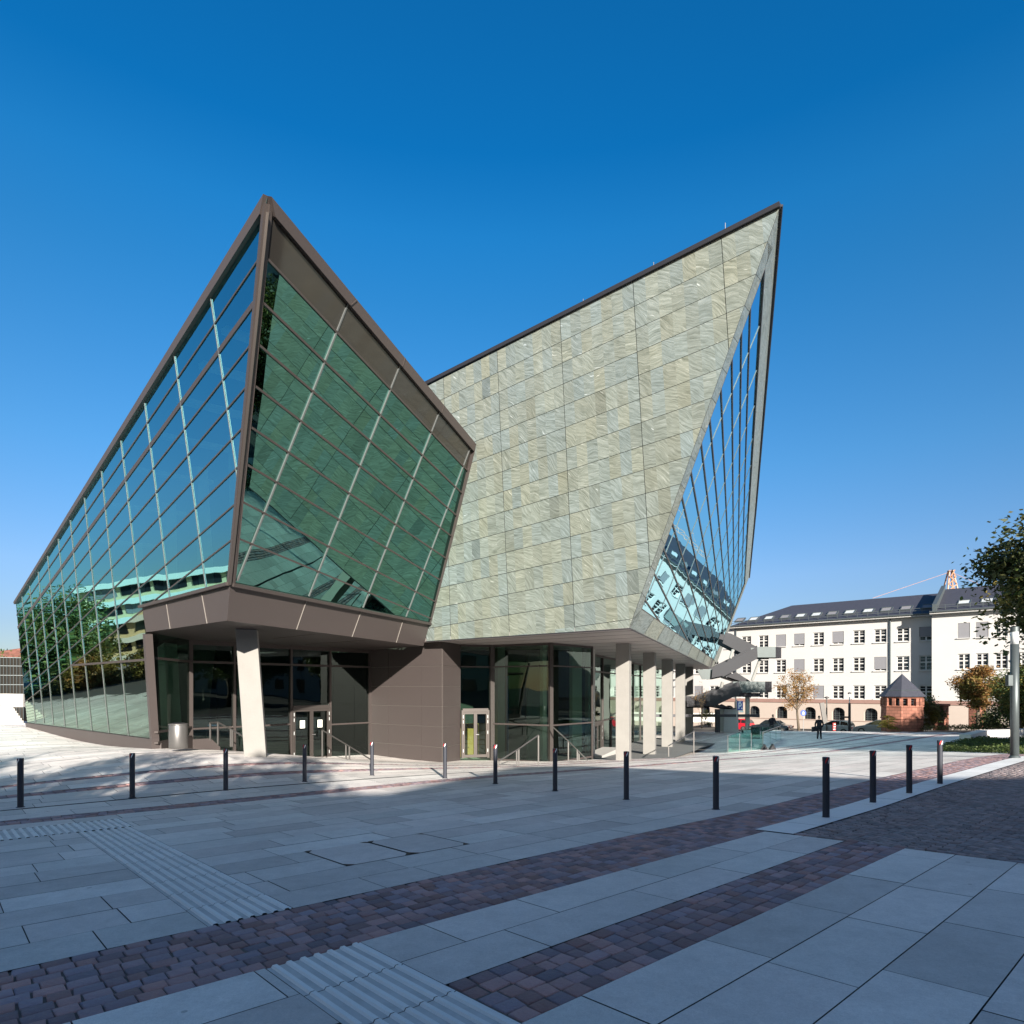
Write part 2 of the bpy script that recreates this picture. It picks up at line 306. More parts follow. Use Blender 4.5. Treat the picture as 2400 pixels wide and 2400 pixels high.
def G(x,y):
    x=np.asarray(x,float); y=np.asarray(y,float)
    r=phi((x[...,None]-CP[:,0])**2+(y[...,None]-CP[:,1])**2)
    z=r@w_[:n_]+w_[n_]+w_[n_+1]*x+w_[n_+2]*y
    d=np.sqrt((x-5)**2+(y-30)**2); k=np.clip((d-75)/45,0,1); k=k*k*(3-2*k)
    return z*(1-k)-4.6*k
YS=np.r_[np.arange(1.2,30,.02),np.arange(30,110,.05)]
def gp(px,py):
    u=(px-1200)/F; v=-(py-HZ)/F; d=v*YS-G(u*YS,YS); i=int(np.argmax(d<0))
    return V(u*YS[i],YS[i],v*YS[i])
def ray(px,py): return V((px-1200)/F,1,(HZ-py)/F)
def at(px,py,D): return ray(px,py)*D
class Plane:
    def __init__(s,p,n): s.n=Vector(n).normalized(); s.c=s.n.dot(Vector(p))
    def at(s,px,py):
        r=ray(px,py); return r*(s.c/s.n.dot(r))
def clip_line(a,b,poly):
    """clip infinite line a-b to convex polygon (pixel survey space)"""
    a=Vector(a); d=Vector(b)-a; t0,t1=-1e9,1e9; m=len(poly); area=sum(poly[i][0]*poly[(i+1)%m][1]-poly[(i+1)%m][0]*poly[i][1] for i in range(m))
    sg=1 if area>0 else -1
    for i in range(m):
        p=Vector(poly[i]); q=Vector(poly[(i+1)%m]); e=q-p; n=Vector((-e.y,e.x))*sg
        den=n.dot(d); num=n.dot(a-p)
        if abs(den)<1e-9:
            if num<0: return None
            continue
        t=-num/den
        if den>0: t0=max(t0,t)
        else: t1=min(t1,t)
    return (a+d*t0,a+d*t1) if t1>t0 else None
def clip_poly(sub,poly):
    m=len(poly); area=sum(poly[i][0]*poly[(i+1)%m][1]-poly[(i+1)%m][0]*poly[i][1] for i in range(m)); sg=1 if area>0 else -1
    out=[Vector(p) for p in sub]
    for i in range(m):
        p=Vector(poly[i]); e=Vector(poly[(i+1)%m])-p; n=Vector((-e.y,e.x))*sg; inp=out; out=[]
        for j in range(len(inp)):
            A,B=inp[j],inp[(j+1)%len(inp)]; da,db=n.dot(A-p),n.dot(B-p)
            if da>=0: out.append(A)
            if (da>=0)!=(db>=0): out.append(A+(B-A)*(da/(da-db)))
        if len(out)<3: return []
    return out

# ------------------------------------------------------------------ ground and paving
Lx,Ly=np.array([1.1,1])/np.hypot(1.1,1)
def xy(xi,eta): return xi*Lx-eta*Ly, xi*Ly+eta*Lx
def grid(name,xs,ys,mat,dz):
    X,Y=np.meshgrid(xs,ys); Z=G(X,Y)+dz; nx=len(xs); ny=len(ys)
    v=np.stack([X.ravel(),Y.ravel(),Z.ravel()],1); f=[(j*nx+i,j*nx+i+1,(j+1)*nx+i+1,(j+1)*nx+i) for j in range(ny-1) for i in range(nx-1)]
    return mkobj(name,v.tolist(),f,mat,smooth=True)
xs=np.r_[-2500,-1200,-600,-300,-180,np.arange(-130,-40,5),np.arange(-40,60,1.),np.arange(60,131,5),180,300,600,1200,2500]
ys=np.r_[-600,-200,np.arange(-60,0,5),np.arange(0,64,1.),np.arange(64,131,5),180,300,600,1200,3000]
struct(grid('ground',xs,ys,'joint',-.03))
def invis(x,y): return (y<.6)|(np.abs(x)>.95*y+2.5)
def build_cells(name,cells,mat,dz,gap):
    """cells: (xi0,xi1,eta0,eta1): flat stones laid on the land"""
    c=np.array(cells); g=gap/2; a,b,p,q=c[:,0]+g,c[:,1]-g,c[:,2]+g,c[:,3]-g
    X,Y=[],[]
    for s_,t_ in ((a,p),(b,p),(b,q),(a,q)): x,y=xy(s_,t_); X.append(x); Y.append(y)
    X=np.stack(X,1); Y=np.stack(Y,1); k=~invis(X.mean(1),Y.mean(1)); X=X[k];Y=Y[k]
    Z=G(X,Y)+dz+rng.normal(0,.0008,X.shape[0])[:,None]; v=np.stack([X.ravel(),Y.ravel(),Z.ravel()],1)
    n=len(X); f=(np.arange(n)[:,None]*4+np.arange(4)).tolist()
    return mkobj(name,v.tolist(),f,mat)
XI1=8.67
rows=[]; e=2.0
down=[2.0]
while down[-1]>-22: down.append(down[-1]-.565)
rows+=[(down[i+1],down[i],'s') for i in range(len(down)-1)]
rows+=[(2.0,2.52,'s'),(2.52,3.2,'c'),(3.2,3.71,'s'),(3.71,4.26,'s'),(4.26,5.43,'c')]
def fill(a,b,wd=.57):
    n=max(1,round((b-a)/wd)); return [(a+(b-a)*i/n,a+(b-a)*(i+1)/n,'s') for i in range(n)]
rows+=fill(5.43,13.3)+[(13.3,13.9,'c')]+fill(13.9,15.24)+[(15.24,15.34,'g')]+fill(15.34,16.9)+[(16.9,17.35,'c')]+fill(17.35,18.5)+[(18.5,18.85,'c')]
e=18.85
while e<60: rows+=fill(e,e+3.6,.6)+[(e+3.6,e+3.64,'g')]; e+=3.64
slabs=[]; bands=[]
random.seed(3)
for (a,b,k) in rows:
    if k=='g': continue
    if k=='c': bands.append((a,b)); continue
    x=-34+random.random()*1.3; 
    while x<62:
        ln=random.choice([1.34,1.34,1.0,1.34,.67,1.6]) if a>2 else 1.35
        x1=x+ln; x0=x; x=x1; segs=[(x0,x1)]
        if a<3.85: segs=[(p,min(q,XI1)) for p,q in segs if p<XI1-.05]
        elif a<4.26: segs=[(p,min(q,XI1)) for p,q in segs if p<XI1-.05]
        if a<11.6:
            ns=[]
            for p,q in segs:
                if q<=1.65 or p>=2.35: ns.append((p,q))
                else:
                    if p<1.6: ns.append((p,1.65))
                    if q>2.4: ns.append((2.35,q))
            segs=ns
        if 11.6<(a+b)/2<12.85: segs=[(max(p,2.402),q) for p,q in segs if q>2.41]
        if 6.4<(a+b)/2<7.6:
            ns=[]
            for p,q in segs:
                if q<=3.46 or p>=5.22: ns.append((p,q))
                else:
                    if p<3.4: ns.append((p,3.46))
                    if q>5.3: ns.append((5.22,q))
            segs=ns
        for p,q in segs: slabs.append((p,q,a,b))
struct(build_cells('pavement',slabs,'slab',0,.009))
# tactile guidance strips: ribs run across the main paving direction
def ribs(name,x0,x1,e0,e1,tl):
    vs=[];fs=[]
    prof=[(0,-.006),(.03,-.006),(.040,.008),(.070,.008),(.080,-.006)]
    n=round((x1-x0)/.1); ps=[(x0+.004+i*(x1-x0-.008)/n+a,z) for i in range(n) for a,z in prof]+[(x1-.004,0)]
    ne=max(1,round((e1-e0)/tl))
    for t in range(ne):
        a=e0+(e1-e0)*t/ne+.004; b=e0+(e1-e0)*(t+1)/ne-.004
        for m in range(0,len(ps)):
            for ee in (a,b): X,Y=xy(ps[m][0],ee); vs.append((X,Y,float(G(X,Y))+ps[m][1]+.002))
        k=len(vs)-2*len(ps)
        fs+=[(k+2*m,k+2*m+2,k+2*m+3,k+2*m+1) for m in range(len(ps)-1)]
    return vs,fs
vs,fs=ribs('t',1.65,2.35,5.44,11.61,.62)
for args in [(1.65,2.35,-1.0,4.25,.6)]:
    v2,f2=ribs('t',*args); k=len(vs); vs+=v2; fs+=[tuple(i+k for i in f) for f in f2]
x=2.4
while x>-14:
    v2,f2=ribs('t',x-.6,x,11.62,12.73,.555); k=len(vs); vs+=v2; fs+=[tuple(i+k for i in f) for f in f2]; x-=.6
tp=struct(mkobj('tactile_paving',vs,fs,'tactile'))
M['groove']=pbr('groove_grime_shade',(.62,.60,.57),.9,var=.3,vs=5); tp.data.materials.append(M['groove'])  # darker groove colour stands in for shade between the ribs, plus some dirt
for p_ in tp.data.polygons:
    c_=[tp.data.vertices[i].co for i in p_.vertices]; zz=[v.z-float(G(v.x,v.y)) for v in c_[:1]]+[v.z-float(G(v.x,v.y)) for v in c_[1:2]]
    if max(zz)<-.002: p_.material_index=1
def blocks(name,P,mat,h=.018):
    """P: rows of centre xi, eta, half sizes, rotation"""
    P=np.array(P); x,y=xy(P[:,0],P[:,1]); P=P[~invis(x,y)]; n=len(P)
    sg=np.array([(-1,-1),(1,-1),(1,1),(-1,1)])
    rot=P[:,4][:,None]; c,s_=np.cos(rot),np.sin(rot)
    jit=rng.normal(0,.05,(n,4,2))
    def ring(k,z):
        a=(sg[None,:,0]+jit[:,:,0])*P[:,2][:,None]*k; b=(sg[None,:,1]+jit[:,:,1])*P[:,3][:,None]*k
        X,Y=xy(P[:,0][:,None]+a*c-b*s_,P[:,1][:,None]+a*s_+b*c); return np.stack([X,Y,z[:,None]+np.zeros((n,4))],2)
    gx,gy=xy(P[:,0],P[:,1]); z=G(gx,gy)+rng.normal(0,.0025,n)
    v=np.concatenate([ring(1,z-h-.012),ring(.985,z-h*.25),ring(.87,z)],1).reshape(-1,3)
    q=[(8,9,10,11)]+[(i,(i+1)%4,4+(i+1)%4,4+i) for i in range(4)]+[(4+i,4+(i+1)%4,8+(i+1)%4,8+i) for i in range(4)]
    f=(np.arange(n)[:,None,None]*12+np.array(q)[None]).reshape(-1,4).tolist()
    return mkobj(name,v.tolist(),f,mat,smooth=True)
for bi,(a,b) in enumerate(bands):
    P=[]; wb=.135 if bi<3 else .16; nr=max(2,round((b-a)/wb)); w=(b-a)/nr
    far=(30 if a<5 else 60) if a>4 else XI1
    lo=-9 if bi<2 else -30
    for r in range(nr):
        x=lo+random.random()*.2
        while x<far:
            ln=random.uniform(.12,.18) if bi<3 else .2
            et=a+(r+.5)*w
            if a<4 and x<2.37 and x+ln>1.64:
                x=max(x+.02,2.37) if x>1.5 else 2.37; continue
            if x>XI1 and 4.2<et<4.42: x+=ln; continue
            P.append((x+ln/2,et+random.gauss(0,.003),ln/2-.006,w/2-.006,random.gauss(0,.03))); x+=ln
    struct(blocks('cobble_strip',P,'cobble'))
struct(build_cells('sett_bed',[(-30+i,-29+i,a,b) for (a,b) in bands[:4] for i in range(60) if (a>4 or -29+i<XI1)],'sandjoint',-.013,0))
# white kerb line beside the fan-laid setts
struct(build_cells('kerb',[(XI1+.0+i*.9,XI1+.9+i*.9,3.86,4.41) for i in range(22)],'kerb',.012,.006))
P=[];Rr=.80;Wd=2*Rr*math.sin(R(46))
for j in range(-16,4):
    ej=3.85-Wd/2-(-j if j<0 else 0)*0+ (j-3)*Wd
    k=0
    while True:
        x0=XI1-.9+k*.126; k+=1
        if x0>27: break
        nb=12
        for i in range(nb):
            th=R(-46+92*(i+.5)/nb)+random.gauss(0,.01); xi=x0+Rr*math.cos(th); et=ej+Rr*math.sin(th)
            if xi<XI1+.05 or et>3.84: continue
            P.append((xi+random.gauss(0,.003),et,.046,.051,th+random.gauss(0,.06)))
struct(blocks('fan_paving',P,'fan',.014))
# road beyond the square, and the kerb edge between them
road=MB()
for i in range(12):
    pts=[]
    for (a,b) in ((i,0),(i+1,0),(i+1,1),(i,1)):
        base=V(-6,92,0).lerp(V(70,23.8,0),a/12)+V(-.668,-.744,0)*(-2+11*b)*0+V(.668,.744,0)*(9*b-7.5)
        pts.append((base.x,base.y,float(G(base.x,base.y))+.01))
    road.poly(pts)
struct(road.build('road','asphalt'))
# manhole: two iron framed slab covers
mh=empty('manhole_cover',(*[float(q) for q in xy(4.34,7.02)],float(G(*xy(4.34,7.02)))),'twin concrete manhole cover with rusty corner frames in the shaded paving','manhole cover')
for (a,b) in ((3.47,4.33),(4.35,5.21)):
    m=MB(); q=[xy(a+.08,6.57),xy(b-.08,6.57),xy(b-.01,6.67),xy(b-.01,7.57),xy(b-.08,7.67),xy(a+.08,7.67),xy(a+.01,7.57),xy(a+.01,6.67)]
    m.poly([(float(x),float(y),float(G(x,y))+.001) for x,y in q]).build('cover','slab',mh)
    for (cx,cy,sx,sy) in ((a,6.56,1,1),(b,6.56,-1,1),(b,7.68,-1,-1),(a,7.68,1,-1)):
        q=[xy(cx+sx*.004,cy+sy*.004),xy(cx+sx*.10,cy+sy*.004),xy(cx+sx*.004,cy+sy*.12)]
        MB().poly([(float(x),float(y),float(G(x,y))+.004) for x,y in q]).build('corner_plate','iron',mh)

# ================================================================== CONVENTION CENTRE
hall=empty('convention_centre',(-3.,28.,-3.3),'angular congress hall with leaning glass prow, green stone wall and tall concrete columns','convention centre')
PW=Plane((0,0,8.527/.13),(-.646,-.763,-.13)); PS=Plane((0,0,19.833/.09),(-.621,-.784,-.09)); PF=Plane((0,0,4.777/.41),(.936,-.351,-.41))
p1=PW.at(540,1368); T=PW.at(627,459); Pr=PS.at(1007,1461)
nn=(T-p1).cross(Pr-p1); nn=nn if nn.dot(-p1)>0 else -nn
PP=Plane(p1,nn)
SO=2.035; SL=1.83
B0=PW.at(532.5,1452); B0.z=SL; BL=PW.at(342,1486); BL.z=SL; PL=PW.at(333,1422); Br=at(992.5,1514,1.83/98*1500); Br.z=SL
def facade(name,plane,poly,mat,back=0.):
    return MB().poly([plane.at(*p)-plane.n*back for p in poly]).build(name,mat,hall)
def bars(parent,plane,lines,w,d,mat,name='mullion',off=.0):
    for i,(a,b) in enumerate(lines):
        ww=w[i] if isinstance(w,list) else w
        MB().beam(plane.at(*a)+plane.n*off,plane.at(*b)+plane.n*off,ww,d,plane.n).build(name,mat,parent)
# --- long glass wall
g=facade('glass_facade',PW,[(627,462),(38,1414),(59,1646),(334,1429),(333,1423),(540,1368)],'gW')
gl_=facade('glass_facade',PW,[(59,1646),(64,1693),(356,1731),(341,1486),(334,1429)],'gL')
wm=[((494,694),(558,1129)),((409,831),(484,1382)),((339,940),(398.5,1404)),((283,1028),(331,1422)),((238,1103),(302,1724)),((198,1165),(256,1717)),((165,1219),(216,1712)),((137,1263),(182,1706)),((112,1303),(153,1703)),((90,1340),(126,1699)),((70,1373),(104,1695)),((52,1398),(84,1693))]
bars(g,PW,wm,.032,.02,'silver',off=.015)
ke=[(606,609),(595,712),(586,811),(576,909),(567,1005),(558,1095),(550,1183),(543,1266)]
sl_=[]
for i in range(8):
    t=(i+1)/8.; a=(37+22*t*.95,1413+233*t); sl_.append((a,ke[i]))
bars(g,PW,sl_,[.036,.12,.036,.036,.036,.036,.036,.036],.02,'brownframe',off=.012)
bars(g,PW,[((171,1559),(343,1546)),((104,1665),(352,1686))][:1],.08,.08,'brownframe',off=.02)
# --- prow glass
gp_poly=[(628,508),(1104,1054),(1007,1460),(541,1367)]
g2=facade('glass_facade',PP,[(633,497),(1107,1046),(1008,1459),(541,1366)],'gP')
H1=((626,607),(1095,1106))
facade('spandrel_band',PP,[(636,506),(1104,1053),(1093,1104),(627,609)],'tintband',back=-.012)
k2=.5178
def c2(a): return (450+a[0]*k2,400+a[1]*k2)
hl=[((340,400),(1225,1335)),((322,600),(1190,1430)),((303,790),(1155,1525)),((284,975),(1118,1612)),((264,1160),(1083,1710)),((247,1330),(1048,1808)),((230,1500),(1012,1905))]
lines=[]
jr=(Vector((1007,1461)),Vector((1110,1047)))
def ext(a,b):
    a=Vector(a);b=Vector(b); d=b-a; e=jr[1]-jr[0]; w=jr[0]-a
    t=(w.x*e.y-w.y*e.x)/(d.x*e.y-d.y*e.x); return (tuple(a),tuple(a+d*t))
for a,b in hl: lines.append(ext(c2(a),c2(b)))
lines.append(ext((559,1262),(956,1427)))
bars(g2,PP,lines,.052,.05,'brownframe',off=.015)
bars(g2,PP,[((814,711),(555,1361)),((936,856),(723,1397)),((1029,964),(850,1424)),((1101,1050),(951,1445))],.045,.04,'silver',off=.02)
# --- cornice round the roof edge and the prow corner post
m=MB()
def strip(mb,plane,q,d=.16,off=.10): mb.slab([plane.at(*p)+plane.n*off for p in q],-plane.n*d)
strip(m,PW,[(627,459),(37,1411),(38.5,1416),(618,506)]); m.build('cornice','brown',hall)
m=MB(); strip(m,PP,[(627,459),(1112,1041),(1105,1056),(636,506)],.16,.12); m.build('cornice','brown',hall)
m=MB(); strip(m,PW,[(620,492),(627,478),(541,1370),(537,1366)],.2,.07); strip(m,PP,[(627,478),(634,488),(553,1262),(547,1371),(540,1369)],.2,.07); m.build('corner_post','brownframe',hall)
m=MB(); m.beam(PW.at(629,500)+(PP.n+PW.n)*.06,PW.at(541,1368)+(PP.n+PW.n)*.06,.06,.08,PP.n+PW.n); m.build('corner_post','lightframe',hall)
m=MB(); m.beam(PP.at(1110,1047)+PP.n*.05,PP.at(1008,1461)+PP.n*.05,.12,.16,PP.n); m.build('edge_trim','brownframe',hall)
# joints of the cornice
bars(hall,PP,[((828,701),(814,711+2)),((942,837),(936,857)),((1034,948),(1029,965))],.03,.02,'brownframe','cornice_joint',off=.13)
# --- fascia over the recessed entrance
m=MB(); ins=V(.25,.5,0)
m.poly([B0,BL,PL,p1]); m.poly([B0,p1,Pr,Br]); fa=m.build('fascia','brown',hall)
for a,b,c_,d_ in (((481,1387),(492,1458),PW,0),((398,1408),(407,1471),PW,0)):
    pa=PL.lerp(p1,(a[0]-333)/(540-333)); pb=BL.lerp(B0,(b[0]-342)/(532.5-342))
    MB().beam(pa+PW.n*.005,pb+PW.n*.005,.025,.02,PW.n).build('seam','seam',fa)
def lin(A,B,px):
    u=(px-1200)/F; t=(u*A.y-A.x)/((B.x-A.x)-u*(B.y-A.y)); return A.lerp(B,t)
nf=(p1-B0).cross(Br-B0).normalized(); nf=nf if nf.dot(-p1)>0 else -nf
for a,b in ((719.6,694.7),(847.5,825),(946,928.6)):
    MB().beam(lin(p1,Pr,a)+nf*.008,lin(B0,Br,b)+nf*.008,.022,.02,nf).build('seam','seam',fa)
m=MB(); m.beam(p1+PW.n*.05,PL+PW.n*.05,.09,.16,PW.n); m.beam(p1+nf*.05,Pr+nf*.05,.09,.16,nf); m.build('drip_sill','brownframe',hall)
# left soffit
INN=V(-6.9,31,SL); W3A=V(-12.35,24.6,SL); C1=V(-12.13,21.66,0)
MB().slab([B0,Br,INN,W3A,BL],(0,0,.12)).build('soffit','dsoffit',hall)
for a,b in (((640,1497),(740,1486)),((715,1511),(860,1500)),((850,1519),(960,1514))):
    A=ray(*a)*(SL-.004)/ray(*a).z; B=ray(*b)*(SL-.004)/ray(*b).z
    MB().beam(A,B,.03,.008,(0,0,1)).build('soffit_joint','brown',hall)
# --- stone wall
J0=PS.at(1000,1503); Q=PS.at(1474.5,1472); A_x=PS.at(1828,483)
z2=.5693
def c3(a): return (1000+a[0]*z2,450+a[1]*z2)
Spoly=[(1000,1503),(1474.5,1472),(1828,483),(940,936),(1085,1010),(1110,1047)]
ends=[(1397,207),(1350,340),(1303,470),(1258,598),(1213,725),(1170,848),(1128,968),(1085,1087),(1040,1203),(1000,1318),(962,1430),(922,1542),(886,1650),(850,1757)]
H=[]
for i,e_ in enumerate(ends):
    s_=-.4855+.0266*i; a=Vector(e_); b=a+Vector((-1700,-1700*s_)); H.append((Vector(c3(b)),Vector(c3(a+Vector((300,300*s_))))))
top=((Vector((940,936))-Vector((1828,483)))*1.6+Vector((1828,483)),Vector((1828,483))+(Vector((1828,483))-Vector((940,936)))*.4)
bot=(Vector((1474.5,1472))+(Vector((1000,1503))-Vector((1474.5,1472)))*2,Vector((1474.5,1472))+(Vector((1474.5,1472))-Vector((1000,1503)))*.8)
H=[top]+H+[bot]
Vl=[((1213+470,190-200),(1243+470,640-200)),((1213,190),(1243,640)),((850,385),(918,1540)),((550,535),(610,1810)),((290,665),(340,1800)),((70,790),(98,1800)),((-130,890),(-125,1810))]
Vl=[(Vector(c3(a)),Vector(c3(b))) for a,b in Vl]
def isect(l1,l2):
    a,b=l1;c,d=l2; r=b-a; s_=d-c; w=c-a; t=(w.x*s_.y-w.y*s_.x)/(r.x*s_.y-r.y*s_.x); return a+r*t
convS=[(1000,1503),(1474.5,1472),(1828,483),(940,936)]
vs=[];fs=[]
def addtile(q,plane,shrink,poly,off=0.):
    c=sum((Vector(p) for p in q),Vector((0,0)))/4
    q=clip_poly(q,poly)
    if len(q)<3: return
    P3=[plane.at(*p)+plane.n*off for p in q]
    cen=sum(P3,V(0,0,0))/len(P3)
    P3=[p+(cen-p).normalized()*shrink for p in P3]
    k=len(vs); vs.extend(tuple(p) for p in P3); fs.append(tuple(range(k,k+len(P3))))
def mk_stone():
    for r in range(len(H)-1):
        for c in range(len(Vl)-1):
            n=7 if c>0 else 8
            lf,rt=Vl[c+1],Vl[c]
            a,b,c_,d=isect(H[r],lf),isect(H[r],rt),isect(H[r+1],rt),isect(H[r+1],lf)
            for i in range(n):
                s0,s1=i/n,(i+1)/n; f=lambda s:s*(.93+.07*s)
                g0=.0 if i else .006; g1=.0 if i<n-1 else .006
                s0,s1=f(s0),f(s1); s0+=g0/2; s1-=g1/2
                dn=(d-a)*.0
                up=(d-a).normalized()*1.1*.5
                q=[a.lerp(b,s0)+up,a.lerp(b,s1)+up,d.lerp(c_,s1)-up,d.lerp(c_,s0)-up]
                # cut away what lies behind the prow
                addtile(q,PS,.0,convS)
mk_stone()
st=mkobj('stone_wall',[tuple(Vector(v)-ORG[hall]) for v in vs],fs,'gneiss',hall,o0=ORG[hall])
MB().poly([PS.at(*p)-PS.n*.03 for p in convS]).build('wall_backing','dark',hall)
# --- slanted facade: stone frame, glass, mullions
Fg=[(1793,629),(1756,1200),(1746,1368),(1709,1466),(1674,1547),(1504,1427)]
Fp=[(1474.5,1472),(1828,483),(1769,1200),(1755,1354),(1680,1556),(1672,1568)]
E2=PF.at(1672,1568); E1=PF.at(1755,1354)
vs=[];fs=[]
# left strip following the crease, course by course
for r in range(len(H)-1):
    a=isect(H[r],(Vector((1474.5,1472)),Vector((1828,483)))) ; b=isect(H[r+1],(Vector((1474.5,1472)),Vector((1828,483))))
    gl=(Vector((1504,1427)),Vector((1793,629)))
    sl2=lambda p,k: Vector((p.x+46,p.y+46*k))
    k_=-.15+ (r/15)*1.15
    u=(Vector((1793,629))-Vector((1504,1427))).normalized()
    a2=isect((a,sl2(a,1.3+k_*.2)),gl); b2=isect((b,sl2(b,1.3+k_*.2)),gl)
    if r==len(H)-2: continue
    if r==0: a2=Vector((1800,600))
    q=[a,a2,b2-u*-1.2,b-u*-1.2]
    k=len(vs); vs+= [tuple(PF.at(*p)) for p in q]; fs.append(tuple(range(k,k+4)))
# right strip + top
for q in ([(1828,483),(1793,629),(1756,1200),(1769,1200)],[(1769,1200),(1756,1200),(1746,1368),(1755,1354)],[(1755,1354),(1746,1368),(1709,1466),(1711,1470)],[(1711,1470),(1709,1466),(1674,1547),(1680,1556)]):
    k=len(vs); vs+=[tuple(PF.at(*p)) for p in q]; fs.append(tuple(range(k,k+4)))
# bottom strip slabs
def bt(s): return Vector((1474.5,1472)).lerp(Vector((1672,1568)),s), Vector((1504,1427)).lerp(Vector((1676,1550)),s)
cuts=[0,.17,.32,.46,.58,.69,.79,.87,.94,1]
for i in range(len(cuts)-1):
    a,a2=bt(cuts[i]+.004); b,b2=bt(cuts[i+1])
    sh=.10*(1-cuts[i]); 
    q=[a,b,b2,a2] 
    k=len(vs); vs+=[tuple(PF.at(*p)) for p in q]; fs.append(tuple(range(k,k+4)))
a,a2=bt(0); q=[isect(H[14],(Vector((1474.5,1472)),Vector((1828,483)))),a,a2]
k=len(vs); vs+=[tuple(PF.at(*p)) for p in q]; fs.append((k,k+1,k+2))
mkobj('stone_frame',[tuple(Vector(v)-ORG[hall]) for v in vs],fs,'gneiss',hall,o0=ORG[hall])
MB().poly([PF.at(*p)-PF.n*.04 for p in [(1474.5,1472),(1828,483),(1793,629),(1504,1427)]]).poly([PF.at(*p)-PF.n*.04 for p in [(1474.5,1472),(1504,1427),(1676,1550),(1672,1568)]]).build('wall_backing','dark',hall)
g3=MB().poly([PF.at(*p)-PF.n*.05 for p in Fg]).build('glass_facade','gF',hall)
z3=.18637
def c4(a): return (1480+a[0]*z3,1200+a[1]*z3)
fam=[((180,1105),(325,1320)),((305,790),(690,1570)),((410,450),(820,1490)),((530,150),(925,1510)),((690,0),(895,940)),((850,0),(985,790)),((990,0),(1090,880)),((1100,0),(1170,830)),((1205,0),(1240,850)),((1290,0),(1295,960)),((1362,0),(1345,1000)),((1425,0),(1392,980))]
L_=[]
for a,b in fam:
    c=clip_line(c4(a),c4(b),Fg)
    if c: L_.append(c)
bars(g3,PF,L_,.05,.03,'brownframe',off=-.035)
tb=[(1786,757),(1777,866),(1771,951),(1768.5,1022),(1763,1088),(1759,1147),(1757,1195),(1756,1240),(1753,1280),(1750,1315),(1748,1345)]
bb=[(1513,1418),c4((330,1366)),c4((470,1464)),c4((595,1552)),c4((700,1626)),c4((790,1690)),c4((865,1742)),c4((925,1785)),c4((975,1820)),c4((1010,1843)),(1672,1546)]
bars(g3,PF,list(zip(tb,bb)),.026,.02,'fstrip',off=-.04)
m=MB(); 
for i in range(len(Fg)): m.beam(PF.at(*Fg[i])-PF.n*.02,PF.at(*Fg[(i+1)%len(Fg)])-PF.n*.02,.035,.05,PF.n)
m.build('glazing_frame','brownframe',g3)
# dark roof edge capping
m=MB(); TL=PS.at(900,956)
m.beam(PS.at(1829,481)+PS.n*.02,TL+V(0,0,.12)+PS.n*.02,.13,.16,PS.n); m.beam(PF.at(1829,481),PF.at(1770.5,1200),.06,.14,PF.n); m.beam(PF.at(1770.5,1200),PF.at(1756,1354),.06,.14,PF.n)
m.build('roof_edge','dark',hall)
for p in ((1700,540),(1532,631),(1367,716)):
    a=PS.at(*p); MB().tube(a,a+V(0,0,.22),.012,n=6).build('lightning_rod','steel',hall)
# right soffit
back1=E2+V(-28,10.5,0); back1.z=SO; q0=Vector(Q); q0.z=SO; e2=Vector(E2); e2.z=SO; j0=PS.at(1000,1503); j0.z=SO
MB().slab([j0,q0,e2,back1,V(-12,40,SO)],(0,0,.15)).build('soffit','soffit',hall)
m=MB()
for i in range(11):
    s_=i*1.25+.9; a=q0+V(.351,.936,0)*s_*(1+.1*i); b=a+V(-.784,.621,0)*60
    # thin shadow gap strips running parallel to the stone wall
    a=a+V(.351,.936,0)*0; m.beam(a+V(0,0,-.003)+V(-.784,.621,0)*.05,a+V(0,0,-.003)+V(-.784,.621,0)*(9+1.2*i),.02,.006,(0,0,1))
m.build('soffit_joint','dark',hall)
m=MB(); m.beam(q0+V(.02,0,-.01),e2+V(.02,0,-.01),.05,.06,PF.n); m.beam(q0+V(0,0,-.01),j0+V(0,0,-.01),.04,.06,PS.n); m.build('drip_edge','dark',hall)
# roof surfaces and rear walls (never seen from the square)
FL=PW.at(37,1412); FLb=PW.at(64,1700)
m=MB(); RR=PP.at(1112,1041)
m.poly([T,RR,PS.at(940,936),V(-6,60,12),V(-24,52,5),FL]); m.poly([FL,V(-24,52,5),V(-24,52,-3),FLb]); m.poly([V(-24,52,5),V(-6,60,12),V(-6,60,-6),V(-24,52,-6)])
m.poly([A_x,TL,V(-6,60,12),V(6,85,12),E1]); m.poly([E1,V(6,85,12),V(6,85,2),e2+V(0,0,.05)]); m.poly([V(6,85,12),V(-6,60,12),V(-6,60,2),V(6,85,2)])
m.build('roof','dark',hall)
# plinth under the long glass wall
m=MB(); a=PW.at(64,1694)+PW.n*.06; b=PW.at(357,1732)+PW.n*.06
m.slab([a,b,V(b.x,b.y,-3),V(a.x,a.y,-3)],-PW.n*.3); m.build('plinth','brown',hall)
m=MB()
for px in (150,250): 
    p=PW.at(px,1732); 
# end post at the entrance corner (slanted)
m=MB(); ca=PW.at(346,1486); cb=PW.at(362,1731); cb2=V(cb.x,cb.y,-2.6)
m.beam(ca,cb,.17,.24,PW.n); m.beam(cb,cb2+V(0,0,0),.17,.24,PW.n); m.build('corner_post','brown',hall)
